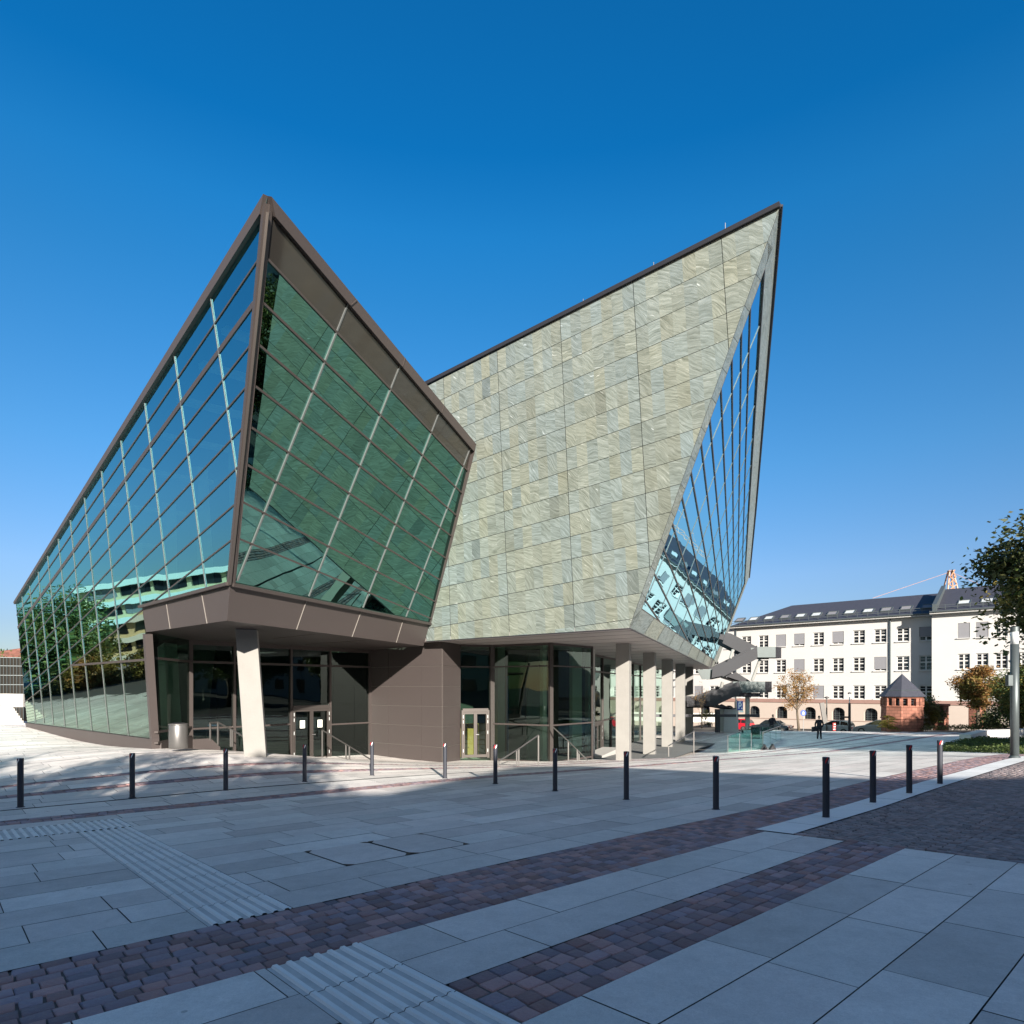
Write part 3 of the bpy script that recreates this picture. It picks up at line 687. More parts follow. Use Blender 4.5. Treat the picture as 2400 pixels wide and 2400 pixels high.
# --- recessed glazing left
def wall_glass(name,a,b,z0,z1,mat='gE'):
    return MB().poly([V(a[0],a[1],z0),V(b[0],b[1],z0),V(b[0],b[1],z1),V(a[0],a[1],z1)]).build(name,mat,hall)
def onwall(a,b,px):
    return lin(V(a[0],a[1],0),V(b[0],b[1],0),px)
def wn(a,b):
    n=V(b[1]-a[1],-(b[0]-a[0]),0).normalized(); return n if n.dot(V(-a[0],-a[1],0))>0 else -n
def post(par,a,b,px,z0,z1,w=.09,mat='brownframe',name='mullion'):
    p=onwall(a,b,px); n=wn(a,b); MB().beam(V(p.x,p.y,z0)+n*.03,V(p.x,p.y,z1)+n*.03,w,.14,n).build(name,mat,par)
def tran(par,a,b,pa,pb,z,w=.07,mat='brownframe'):
    p=onwall(a,b,pa); q=onwall(a,b,pb); n=wn(a,b); MB().beam(V(p.x,p.y,z)+n*.028,V(q.x,q.y,z)+n*.028,w,.12,n).build('transom',mat,par)
w3a=(-12.35,24.6); w3b=(-6.9,31.); w2a=(cb.x+.1,cb.y+.05)
ga=wall_glass('entrance_glazing',w3a,w3b,-4.2,SL)
for px,w in ((445,.16),(548,.09),(681,.10),(772,.10),(865,.12)): post(ga,w3a,w3b,px,-4.2,SL,w)
tran(ga,w3a,w3b,445,865,1.0,.09); tran(ga,w3a,w3b,445,681,-1.58); tran(ga,w3a,w3b,772,865,-1.68); tran(ga,w3a,w3b,445,865,SL-.08,.16); tran(ga,w3a,w3b,445,865,-3.42,.1)
gb=wall_glass('entrance_glazing',w2a,w3a,-3.0,SL)
tran(gb,w2a,w3a,364,444,1.0,.08); tran(gb,w2a,w3a,364,444,-1.50); tran(gb,w2a,w3a,364,444,-1.86,.07)
# brown base below that glazing, stepping down with the stairs
m=MB(); n2=wn(w2a,w3a); n3=wn(w3a,w3b)
m.slab([V(w2a[0],w2a[1],-3.2)+n2*.1,V(w3a[0],w3a[1],-3.2)+n2*.1,V(w3a[0],w3a[1],-1.88)+n2*.1,V(w2a[0],w2a[1],-1.88)+n2*.1],-n2*.2)
pA=onwall(w3a,w3b,445); pB=onwall(w3a,w3b,491); pC=onwall(w3a,w3b,513)
m.slab([V(pA.x,pA.y,-3.4)+n3*.12,V(pC.x,pC.y,-3.4)+n3*.12,V(pC.x,pC.y,-2.35)+n3*.12,V(pB.x,pB.y,-1.98)+n3*.12,V(pA.x,pA.y,-1.98)+n3*.12],-n3*.2)
m.build('plinth','brown',hall)
# --- doors
def double_door(a,b,pxl,pxr,ztop,zbot,papers):
    n=wn(a,b); pl=onwall(a,b,pxl); pr=onwall(a,b,pxr); t=(pr-pl).normalized(); wid=(pr-pl).length
    d=MB(); 
    for s_ in (0,wid): p=pl+t*s_; d.beam(V(p.x,p.y,zbot)+n*.06,V(p.x,p.y,ztop)+n*.06,.10,.16,n)
    d.beam(V(pl.x,pl.y,ztop)+n*.062,V(pr.x,pr.y,ztop)+n*.062,.16,.16,n)
    dr=d.build('door','lightframe',hall)
    for k in range(2):
        x0=.06+k*(wid/2-.03)+(.0 if k==0 else .0); x1=x0+wid/2-.09
        f=MB(); P=[pl+t*x0,pl+t*x1]
        for p in P: f.beam(V(p.x,p.y,zbot+.03)+n*.085,V(p.x,p.y,ztop-.09)+n*.085,.10,.06,n)
        for z in (zbot+.1,ztop-.12): f.beam(V(P[0].x,P[0].y,z)+n*.083,V(P[1].x,P[1].y,z)+n*.083,.13,.055,n)
        f.build('door_leaf','lightframe',dr)
        for z in (ztop-.38,ztop-.62,(ztop+zbot)/2,zbot+.28):
            p=pl+t*(.03 if k==0 else wid-.03); MB().beam(V(p.x,p.y,z)+n*.13,V(p.x,p.y,z+.15)+n*.13,.025,.03,n).build('hinge','lamp',dr)
        if papers:
            c=pl+t*((x0+x1)/2); MB().box((c.x+n.x*.07,c.y+n.y*.07,ztop-.75),(.24,.01,.34),t).build('notice','paper',dr)
    c=pl+t*(wid/2+.03); h=MB(); h.beam(V(c.x,c.y,(ztop+zbot)/2-.02)+n*.16,V(c.x,c.y,(ztop+zbot)/2-.02)+n*.16+t*.13,.025,.02,n); h.tube(V(c.x,c.y,(ztop+zbot)/2-.02)+n*.1,V(c.x,c.y,(ztop+zbot)/2-.02)+n*.16,.012,n=6); h.build('handle','steel',dr)
    return dr
double_door(w3a,w3b,684,769,-.86,-3.25,True)
# --- brown clad core between the two entrances
BC=V(-3.07,28.2,0); bf=V(.351,.936,0); G0=BC+bf*1.9
def cladding(a,b,ztop,joints,cols,nm='metal_cladding'):
    n=wn(a,b); A=V(a[0],a[1],0);B=V(b[0],b[1],0); m=MB(); ed=[0]+cols+[1]; zs=[-4.2]+joints+[ztop]
    for i in range(len(ed)-1):
        for j in range(len(zs)-1):
            p=A.lerp(B,ed[i]); q=A.lerp(B,ed[i+1]); t=(q-p).normalized(); g_=.009
            p=p+t*g_; q=q-t*g_
            m.slab([V(p.x,p.y,zs[j]+g_),V(q.x,q.y,zs[j]+g_),V(q.x,q.y,zs[j+1]-g_),V(p.x,p.y,zs[j+1]-g_)],-n*.03)
    m.build(nm,'brown',hall)
    MB().poly([V(a[0],a[1],-4.2)-n*.025,V(b[0],b[1],-4.2)-n*.025,V(b[0],b[1],ztop)-n*.025,V(a[0],a[1],ztop)-n*.025]).build('cladding_joints','seam',hall)
jz=[(HZ-y)/F*28.2 for y in (1752,1703.6,1656,1608.3,1560)]
zt=SO-.01
cladding((BC.x,BC.y),(INN.x,INN.y),zt,jz,[.27,.72])
cladding((G0.x,G0.y),(BC.x,BC.y),zt,jz,[])
# --- entrance glazing right
g0=(G0.x,G0.y); D=lambda px,d:((px-1200)/F*d,d)
g1=D(1153,30.4); g2_=D(1291,28.9); g3_=D(1387,31.5); g4=(4.9,38.6); g5=(4.9+.351*34,38.6+.936*34)
gg=[]
for a,b in ((g0,g1),(g1,g2_),(g2_,g3_),(g3_,g4),(g4,g5)):
    gg.append(wall_glass('entrance_glazing',a,b,-5.2,SO))
zu=.99; zl=-1.70
for gl_,a,b in ((gg[0],g0,g1),(gg[1],g1,g2_),(gg[2],g2_,g3_)):
    A=V(*a,0);B=V(*b,0);n=wn(a,b)
    for z,w in ((zu,.06),(zl,.07),(SO-.05,.1),(-3.38,.09)):
        if gl_ is gg[0] and z<-1: continue
        MB().beam(V(A.x,A.y,z)+n*.02,V(B.x,B.y,z)+n*.02,w,.1,n).build('transom','brownframe',gl_)
for gl_,p,w in ((gg[0],g1,.24),(gg[1],g2_,.17),(gg[2],g3_,.10)):
    MB().box((p[0],p[1],(SO-4.2)/2),(w,w,SO+4.2),(.9,.43,0)).build('mullion','lightframe',gl_)
double_door(g0,g1,1083,1143,-1.05,-3.3,False)
for px in (1411,1446+12,1483,1500): post(gg[4],g4,g5,px,-5,SO,.09)
p=onwall(g4,g5,1392); tran(gg[4],g4,g5,1386,1640,zu,.08); tran(gg[4],g4,g5,1386,1470,-2.1,.08); tran(gg[4],g4,g5,1386,1640,SO-.06,.14)
dd=double_door(g4,g5,1387,1407,-2.15,-4.3,False)
post(gg[4],g4,g5,1431,-4.6,-2.1,.06)
a=gp(1428,1779); MB().box((a.x,a.y+2.5,a.z-.1),(1.1,5,.55),(.936,-.351,0)).build('entrance_ramp','whitec',hall,bevel=.02)
# --- concrete columns
e_=V(.351,.936,0); pe=V(.936,-.351,0)
def pier(top,bot,w,d,name='concrete_column',ax=pe,ay=e_,w0=None,mat='conc'):
    w0=w0 or w; f=lambda c,w_,d_:[c-ax*w_/2-ay*d_/2,c+ax*w_/2-ay*d_/2,c+ax*w_/2+ay*d_/2,c-ax*w_/2+ay*d_/2]
    MB().hexa(f(Vector(bot),w0,d),f(Vector(top),w,d)).build(name,mat,hall,bevel=.015)
for x0,x1,D_ in ((1446,1477,29.7),(1509,1536,37.3),(1552,1576,46.3),(1584,1605,54.7),(1606,1624,62.4)):
    c=((x0+x1)/2-1200)/F*D_; w=(x1-x0)/F*D_; pier((c,D_,SO),(c,D_,-5.4),w,.62)
# inclined column under the prow
a=at(579,1472,20.3); a.z=SL; b=at(601,1766,20.2); b.z-=.25
pier(a,b,.62,.72,ax=V(.95,.31,0).normalized(),ay=V(-.31,.95,0).normalized(),w0=.64)
# --- interior behind the glass
def inside(p): return p
m=MB()
def inn(pl,px,py,off): return pl.at(px,py)-pl.n*off
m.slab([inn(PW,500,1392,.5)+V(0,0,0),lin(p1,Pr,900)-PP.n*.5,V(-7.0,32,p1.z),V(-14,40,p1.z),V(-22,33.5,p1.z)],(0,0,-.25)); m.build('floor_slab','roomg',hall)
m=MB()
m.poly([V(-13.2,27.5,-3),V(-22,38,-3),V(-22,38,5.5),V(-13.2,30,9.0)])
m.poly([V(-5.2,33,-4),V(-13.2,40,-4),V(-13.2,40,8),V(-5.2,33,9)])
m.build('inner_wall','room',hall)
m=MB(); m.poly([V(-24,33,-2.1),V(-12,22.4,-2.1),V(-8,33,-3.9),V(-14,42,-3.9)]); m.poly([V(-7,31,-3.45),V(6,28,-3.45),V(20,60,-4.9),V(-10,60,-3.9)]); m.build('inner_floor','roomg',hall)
for px,py,px2,py2,off in ((500,860,505,1330,1.5),(430,1000,445,1360,1.5),(350,1080,372,1380,1.5),(290,1170,300,1420,1.4),(225,1270,240,1480,1.3),(170,1350,185,1540,1.2)):
    MB().beam(inn(PW,px,py,off),inn(PW,px2,py2,off),.34,.34,PW.n).build('inner_column','conc2',hall)
inb=-(PW.n+PP.n).normalized(); pe_=(T-p1)
for t0,t1,o0_,o1_ in ((.02,.30,.95,1.05),(.33,.58,1.0,1.05),(.60,.80,1.0,.85)):
    MB().beam(p1+pe_*t0+inb*o0_,p1+pe_*t1+inb*o1_,.34,.22,inb).build('inner_column','conc2',hall)
for i in range(8):
    px=480-i*52; yt=462+(589-(px-38))*1.616
    MB().beam(inn(PW,px,yt+60,.5),inn(PW,px-4,yt+70,3.2),.14,.3,PW.n.cross(V(0,0,1))).build('roof_beam','conc2',hall)
MB().beam((-13.9,25.8,1.7),(-13.2,24.9,-2.6),.62,.5,(-.6,-.76,0)).build('inner_column','conc2',hall)
MB().beam((-11.9,28.4,1.7),(-11.5,27.4,-3.2),.3,.4,(-.6,-.76,0)).build('inner_column','conc2',hall)
# entrance lobby: concrete piers, wooden counter, blue door leaf, reveal wall
for px,D_,w in ((1172,31.6,.38),(1274,30.6,.2),(1350,31.5,.5),(1384,33.5,.4)):
    c=(px-1200)/F*D_; MB().box((c,D_+.2,-.7),(w,.4,5.5),(.95,.3,0)).build('inner_column','conc2',hall)
c=D(1190,32.6); MB().box((c[0],c[1],-1.6),(.12,.3,4.4)).build('blue_panel','blue',hall)
c=D(1106,33.2); MB().box((c[0],c[1],-2.7),(1.9,.5,1.7),(.9,.4,0)).build('counter','wood',hall)
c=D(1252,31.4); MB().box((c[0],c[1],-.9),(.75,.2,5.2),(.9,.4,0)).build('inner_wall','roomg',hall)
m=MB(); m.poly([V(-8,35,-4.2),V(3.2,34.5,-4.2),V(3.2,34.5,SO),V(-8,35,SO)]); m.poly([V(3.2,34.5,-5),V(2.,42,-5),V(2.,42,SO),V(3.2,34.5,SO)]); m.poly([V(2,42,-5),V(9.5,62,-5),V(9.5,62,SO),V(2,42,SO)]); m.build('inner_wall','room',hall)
#PART3
# ================================================================== THINGS ON THE SQUARE
blab=["black bollard at the left end of the row, in front of the long glass wall",
"second bollard from the left end, near the tree-dappled shade edge below the glass entrance corner",
"third bollard from the left, in front of the leaning concrete column",
"bollard with a sunlit red and white cap in front of the left double doors",
"slim sunlit bollard with red and white cap in front of the brown core's left edge",
"sunlit bollard with striped cap in front of the brown core's right corner",
"dark bollard in front of the right double doors beside a handrail",
"dark bollard in front of the glass bay with a red and white cap band",
"dark bollard just left of the tall concrete columns",
"dark bollard in front of the glass stairwell guard, fourth from the right-hand group",
"tallest nearest bollard standing at the start of the white kerb",
"bollard on the white kerb just right of the nearest one",
"bollard on the white kerb, third along it",
"farthest bollard on the white kerb"]
def mk_bollard():
    r=empty('bollard',(0,0,0),'','bollard','bollards across the square')
    MB().lathe((0,0,0),[(.052,-.06),(.052,.90),(.050,.905)],24).build('post','bollard',r,local=True,smooth=False)
    MB().lathe((0,0,0),[(.075,-.05),(.075,.006),(.06,.012)],20).build('base_ring','bollard',r,local=True)
    c=MB().lathe((0,0,0),[(.055,.888),(.055,.938),(.050,.948),(.02,.952)],24).build('cap','bollard',r,local=True)
    for k,(a0,mt) in enumerate(((-2.3,'red'),(-1.55,'white'))):
        m=MB(); pts=[]
        for i in range(7): th=a0+i*.11; pts.append((.0575*math.cos(th),.0575*math.sin(th)))
        for i in range(6):
            a,b=pts[i],pts[i+1]; s0=.846+.012*i; m.poly([(a[0],a[1],s0),(b[0],b[1],s0+.012),(b[0],b[1],s0+.055),(a[0],a[1],s0+.043)])
        m.build('reflector',mt,r,local=True)
    return r
bol=mk_bollard()
for i,(x,t,b) in enumerate(BOL):
    o=bol if i==0 else copy_tree(bol)
    p=gp(x,b); o.location=p; o['label']=blab[i]; o.rotation_euler.z=random.uniform(-.5,.3); s_=(b-t)/F*p.y/.95; o.scale=(1,1,s_)
# --- litter bin
p=at(418,1752,20.7); bn=empty('litter_bin',p,'round brushed steel litter bin by the glass corner of the entrance','litter bin')
MB().lathe(p,[(.27,-.02),(.28,.0),(.28,.72),(.27,.74)],32).build('drum','steeld',bn,smooth=True)
MB().lathe(p+V(0,0,.74),[(.29,0),(.29,.03),(.2,.05)],32).build('lid_ring','steeld',bn)
MB().lathe(p+V(0,0,.792),[(.19,0),(.17,.01)],24).build('opening','dark',bn)
# --- handrails
def handrail(pts,posts,label,h=None,r=.024):
    o=empty('handrail',pts[0]-V(0,0,.9),label,'handrail','steel handrails at the entrances')
    m=MB()
    for a,b in zip(pts,pts[1:]): m.beam(a,b,.05,.035,(0,-1,.2))
    m.build('rail','rail',o)
    for a,b in posts: MB().beam(a,b,.05,.05,(0,-1,0)).build('post','rail',o)
    return o
def P2(px,py,d): return at(px,py,d)
handrail([P2(755,1711,26),P2(815,1747,25),P2(869,1780,24)],[(P2(755.5,1711,26),P2(755.5,1777,26)),(P2(811,1745,25.1),P2(811,1790,25.1)),(P2(819,1750,24.9),P2(819,1790,24.9))],"handrail sloping down to the right beside the left double doors")
handrail([P2(493,1694,23),P2(511,1693,22.4),P2(543,1710,21.8),P2(568,1725,21.4)],[(P2(511,1693,22.4),P2(511,1745,22.4)),(P2(541,1709,21.8),P2(541,1750,21.8)),(P2(545,1711,21.7),P2(545,1750,21.7)),(P2(493,1694,23),P2(493,1735,23))],"handrail of the sunken steps just left of the leaning concrete column")
handrail([P2(1169,1784,23),P2(1213,1757,23.6),P2(1262,1723,24.4)],[(P2(1169,1784,23),P2(1169,1799,23)),(P2(1211,1757,23.6),P2(1211,1795,23.6)),(P2(1216,1755,23.7),P2(1216,1795,23.7)),(P2(1262,1723,24.4),P2(1262,1794,24.4))],"handrail rising to the right in front of the glass bay")
handrail([P2(1297,1705,28.2),P2(1332,1737,27.6),P2(1353,1758,27.2),P2(1377,1782,26.9)],[(P2(1332,1737,27.6),P2(1332,1782,27.6)),(P2(1353,1757,27.2),P2(1353,1783,27.2)),(P2(1357,1760,27.2),P2(1357,1783,27.2))],"handrail falling to the right at the glass bay's right corner")
handrail([P2(1566.6,1748,31),P2(1626,1714.5,35)],[(P2(1566.8,1748,31),P2(1566.8,1773,31)),(P2(1626,1714,35),P2(1626,1770,35))],"handrail rising to the right beyond the tall concrete columns")
# --- glass guard of the stairwell
a=gp(1706,1764); b=gp(1788,1757); c=gp(1760,1733); d=gp(1830,1734)
gd=empty('stairwell_guard',a,'low glass balustrade with steel posts round the stairwell on the square','balustrade')
def gpanel(a,b,h,n):
    for i in range(n):
        p=a.lerp(b,(i+.04)/n); q=a.lerp(b,(i+.96)/n)
        MB().slab([p+V(0,0,.05),q+V(0,0,.05),q+V(0,0,h),p+V(0,0,h)],(b-a).cross(V(0,0,1)).normalized()*.02).build('glass_panel','gB',gd)
for (p,q,n) in ((a,b,3),(a,c,4),(b,d,3),(c,d,3)): gpanel(p,q,1.0,n)
for p in (a,b,c,d,a.lerp(b,.33),a.lerp(b,.66),a.lerp(c,.5)): MB().tube(p-V(0,0,.1),p+V(0,0,1.1),.022,n=8).build('post','steel',gd)
m=MB()
for p,q in ((c,d),(b,d)): m.beam(p+V(0,0,1.1),q+V(0,0,1.1),.04,.04,(0,0,1))
m.build('rail','steel',gd)
for (x,y,lb) in ((1791,1757,'small dark-faced wedge sign on the ground left of its twin, beside the glass guard'),(1810,1757,'small dark-faced wedge sign on the ground right of its twin, beside the glass guard')):
    p=gp(x,y)+V(0,-.15,0); m=MB(); m.slab([p+V(-.2,0,0),p+V(.2,0,0),p+V(.02,0,.34)],(0,.3,0)); tag(m.build('wedge_sign','steelplate'),lb,'ground sign','wedge signs by the stairwell')
# --- fire escape stair of folded steel plate
DS=57.
fs_=empty('fire_stair',at(1751,1711,DS),'zigzag outdoor fire stair of grey folded steel plate on slender struts','fire stair')
def plate(q,mat,d0=DS,d1=None,th=.08):
    d1=d1 or d0; P=[at(x,y,d0+(d1-d0)*(x-1600)/230.) for x,y in q]; n=(P[1]-P[0]).cross(P[2]-P[0]).normalized(); return MB().slab(P,n*th)
def ch(a): return (1620+a[0]*.1709,1450+a[1]*.1709)
def band(q,mat,name='balustrade',dep=1.5,off=0.):
    """front balustrade plate with the flight's underside behind it"""
    P=[at(*ch(p),DS+off) for p in q]
    MB().slab(P,(0,.06,0)).build(name,mat,fs_)
    MB().slab([p+V(0,dep,0) for p in P],(0,.06,0)).build(name,mat,fs_)
def flight(q,mat,off=0.,dep=1.5):
    band(q,mat,'balustrade',dep,off)
    # underside: between the two lowest edge points
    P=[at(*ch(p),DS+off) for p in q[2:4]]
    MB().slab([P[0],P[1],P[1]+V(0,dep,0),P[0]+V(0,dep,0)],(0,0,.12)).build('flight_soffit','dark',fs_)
flight([(470,190),(545,203),(905,385),(905,540),(790,520)][0:1]+[(545,203),(905,388),(860,560),(430,335)],'steelplate',off=1.6)
flight([(905,385),(290,690),(280,833),(395,833),(912,546)][:2]+[(280,833),(430,803),(912,546)],'steelplate')
P=[(905,385),(1158,386),(1158,546),(912,546),(780,600),(840,430)]
band([(905,385),(1158,386),(1158,546),(912,546)],'zincplate','landing')
MB().slab([at(*ch((1158,386)),DS),at(*ch((1235,390)),DS+1.9),at(*ch((1235,540)),DS+1.9),at(*ch((1158,546)),DS)],(0,.05,0)).build('landing','steelplate',fs_)
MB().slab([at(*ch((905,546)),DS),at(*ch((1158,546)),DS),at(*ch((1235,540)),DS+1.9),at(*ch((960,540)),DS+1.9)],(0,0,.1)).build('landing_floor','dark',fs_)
MB().slab([at(*ch((80,700)),DS+.3),at(*ch((290,690)),DS+.3),at(*ch((280,833)),DS+.3),at(*ch((150,833)),DS+.3)],(0,.05,0)).build('balustrade','zincplate',fs_)
flight([(610,730),(815,860),(660,870),(480,810)],'steelplate',off=1.6)
flight([(650,862),(100,1070),(100,1225),(290,1212),(700,1018)][:3]+[(290,1212),(700,1018)],'steelplate')
band([(650,860),(1012,862),(1012,1012),(700,1018),(610,1000)][:4],'zincplate','landing')
MB().slab([at(*ch((1012,862)),DS),at(*ch((1105,862)),DS+1.7),at(*ch((1105,1008)),DS+1.7),at(*ch((1012,1012)),DS)],(0,.05,0)).build('landing','steelplate',fs_)
band([(-60,1062),(100,1068),(100,1222),(-60,1225)],'steelplate','landing')
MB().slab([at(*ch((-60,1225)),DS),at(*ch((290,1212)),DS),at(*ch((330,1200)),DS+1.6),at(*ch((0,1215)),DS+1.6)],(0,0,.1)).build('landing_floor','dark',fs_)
flight([(310,1215),(420,1170),(560,1240),(445,1240)],'dark',off=1.6)
MB().tube(at(*ch((772,1015)),DS+.8),at(*ch((772,1545)),DS+.8),.20,.20,12).build('column','conc',fs_)
MB().box(at(*ch((770,1045)),DS+.8),(2.0,1.,.35)).build('column_head','dark',fs_)
for a,b in (((945,560),(835,850)),((575,425),(535,545)),((432,870),(400,975)),((345,1240),(345,1560)),((375,1240),(378,1560))):
    MB().tube(at(*ch(a),DS+.8),at(*ch(b),DS+.8),.15,.13,10).build('strut','conc' if a[1]<900 else 'dark',fs_)
MB().box(at(*ch((180,1330)),DS+.6),(11.*.9,.2,.25)).build('beam','dark',fs_)
# --- grey cabinet / screen panel below the stair
p=gp(1713,1716); D_=p.y
pn=empty('lift_housing',p,'plain pale grey upright box under the zigzag stair','lift housing')
x0,x1=(1696-1200)/F*D_,(1731-1200)/F*D_; zt_=(HZ-1662)/F*D_
MB().box(((x0+x1)/2,D_+.6,(p.z+zt_)/2),(x1-x0,1.2,zt_-p.z)).build('body','panelgrey',pn,bevel=.02)
MB().box(((x0+x1)/2,D_+.6,zt_+.04),(x1-x0+.12,1.35,.08)).build('roof_plate','dark',pn)
# --- low white wall and planter behind the columns
p=gp(1660,1708)
lw=MB().box((p.x+.5,p.y,-3.9),(5.5,.3,1.2)).build('low_wall','whitec'); tag(lw,'low white wall behind the concrete columns under the stair','low wall')
q=p+V(-.4,.1,.9-.0); sh=MB()
# --- parking sign
D_=52.; ps=empty('parking_sign',at(1729,1713,D_),'blue square parking sign with white P on a grey pole near the stair','parking sign')
MB().tube(at(1727,1713,D_),at(1727,1640,D_),.045,n=8).build('pole','steel',ps)
c0=at(1734.5,1654,D_-.1); w=13/F*D_; h=22/F*D_
MB().box(c0,(w,.05,h)).build('board','signblue',ps)
m=MB(); s_=h
def px_(x,z): return c0+V(x*w,-.035,z*h)
m.slab([px_(-.30,-.32),px_(-.16,-.32),px_(-.16,.36),px_(-.30,.36)],(0,.01,0)); m.slab([px_(-.16,.36),px_(-.16,.25),px_(.10,.25),px_(.14,.36)],(0,.01,0)); m.slab([px_(.10,.25),px_(.24,.24),px_(.24,.02),px_(.10,.02)],(0,.01,0)); m.slab([px_(-.16,.02),px_(-.16,-.08),px_(.16,-.08),px_(.22,.02)],(0,.01,0))
m.slab([px_(-.3,.46),px_(.3,.40),px_(.3,.43),px_(-.3,.49)],(0,.01,0))
k=[(.28+.12*math.cos(t),-.28+.09*math.sin(t)) for t in [i*.785 for i in range(8)]]; m.slab([px_(*q) for q in k],(0,.01,0)); m.build('symbol','white',ps)
MB().box(at(1737,1667.5,D_-.1),(w*.8,.04,.14)).build('plate','white',ps)
# --- pedestrian sign
D_=64.; sg=empty('round_sign',at(1883,1713,D_),'small round blue sign on a thin pole beside the autumn tree','road sign')
MB().tube(at(1883,1713,D_),at(1883,1663,D_),.03,n=6).build('pole','steel',sg)
m=MB(); cc=at(1883,1671,D_-.05)
m.slab([cc+V(.30*math.cos(i*.393),0,.30*math.sin(i*.393)) for i in range(16)],(0,.03,0)); m.build('disc','signblue',sg)
m=MB(); m.slab([cc+V(-.06,-.01,-.18),cc+V(.06,-.01,-.18),cc+V(.10,-.01,.05),cc+V(-.08,-.01,.05)],(0,.005,0)); m.slab([cc+V(.05*math.cos(i*.785),-.01,.13+.05*math.sin(i*.785)) for i in range(8)],(0,.005,0)); m.build('figure','white',sg)
# --- lamps
def lamp(px,pb,pt,D_,r,label,head,mat='rail'):
    b=at(px,pb,D_); t=at(px,pt,D_); o=empty('street_lamp',b,label,'street lamp')
    MB().tube(b-V(0,0,.2),t,r,r*.9,14).build('pole',mat,o)
    head(o,t); return o
def small_head(o,t): MB().lathe(t,[(.08,0),(.24,.05),(.24,.12),(.05,.2)],12).build('lamp_head','rail',o)
lamp(1937.6,1712,1637,66,.07,'thin grey street lamp behind the person with a bag',small_head)
def mast_head(o,t):
    MB().tube(t,t+V(0,0,.9),.05,n=8).build('lamp_tube','lamp',o); MB().lathe(t+V(0,0,.9),[(.05,0),(.16,.04),(.16,.14),(.02,.2)],12).build('lamp_head','rail',o)
    MB().beam(t-V(0,0,1.4),t-V(.9,0,1.4),.16,.12,(0,-1,0)).build('camera_arm','rail',o)
lamp(1991,1713,1648,64,.13,'dark lamp column with a short side arm between the two silver cars',mast_head,'dark')
o=tag(MB().beam(at(1934,1694,62),at(1926,1647,62),.42,.14,(0,-1,0)).build('leaning_post','rail'),'leaning flat grey post rising behind the person with a bag','post')
p=gp(2378,1777); D_=p.y; ztop=(HZ-1469)/F*D_
lp=empty('lamp_column',p,'thick grey cylindrical lamp column at the right edge beside the kerb','lamp column')
r_=.118; zg0=p.z+.74*(ztop-p.z); 
MB().lathe(p,[(r_,-.1),(r_,(HZ-1510)/F*D_-p.z)],28).build('pole','zinc',lp,smooth=True)
z0=(HZ-1510)/F*D_; z1=(HZ-1481)/F*D_
MB().lathe((p.x,p.y,z0),[(r_*.96,0),(r_*.96,z1-z0)],24).build('lamp_glass','lamp',lp,smooth=True)
MB().lathe((p.x,p.y,z1),[(r_,0),(r_,ztop-z1-.01),(r_*.9,ztop-z1)],28).build('cap','zinc',lp)
MB().box((p.x-.19,p.y-.02,(HZ-1595)/F*D_),(.16,.16,.36)).build('loudspeaker','zinc',lp,bevel=.02)
MB().lathe(p,[(.16,-.05),(.16,.03),(.12,.09)],24).build('foot','zinc',lp)
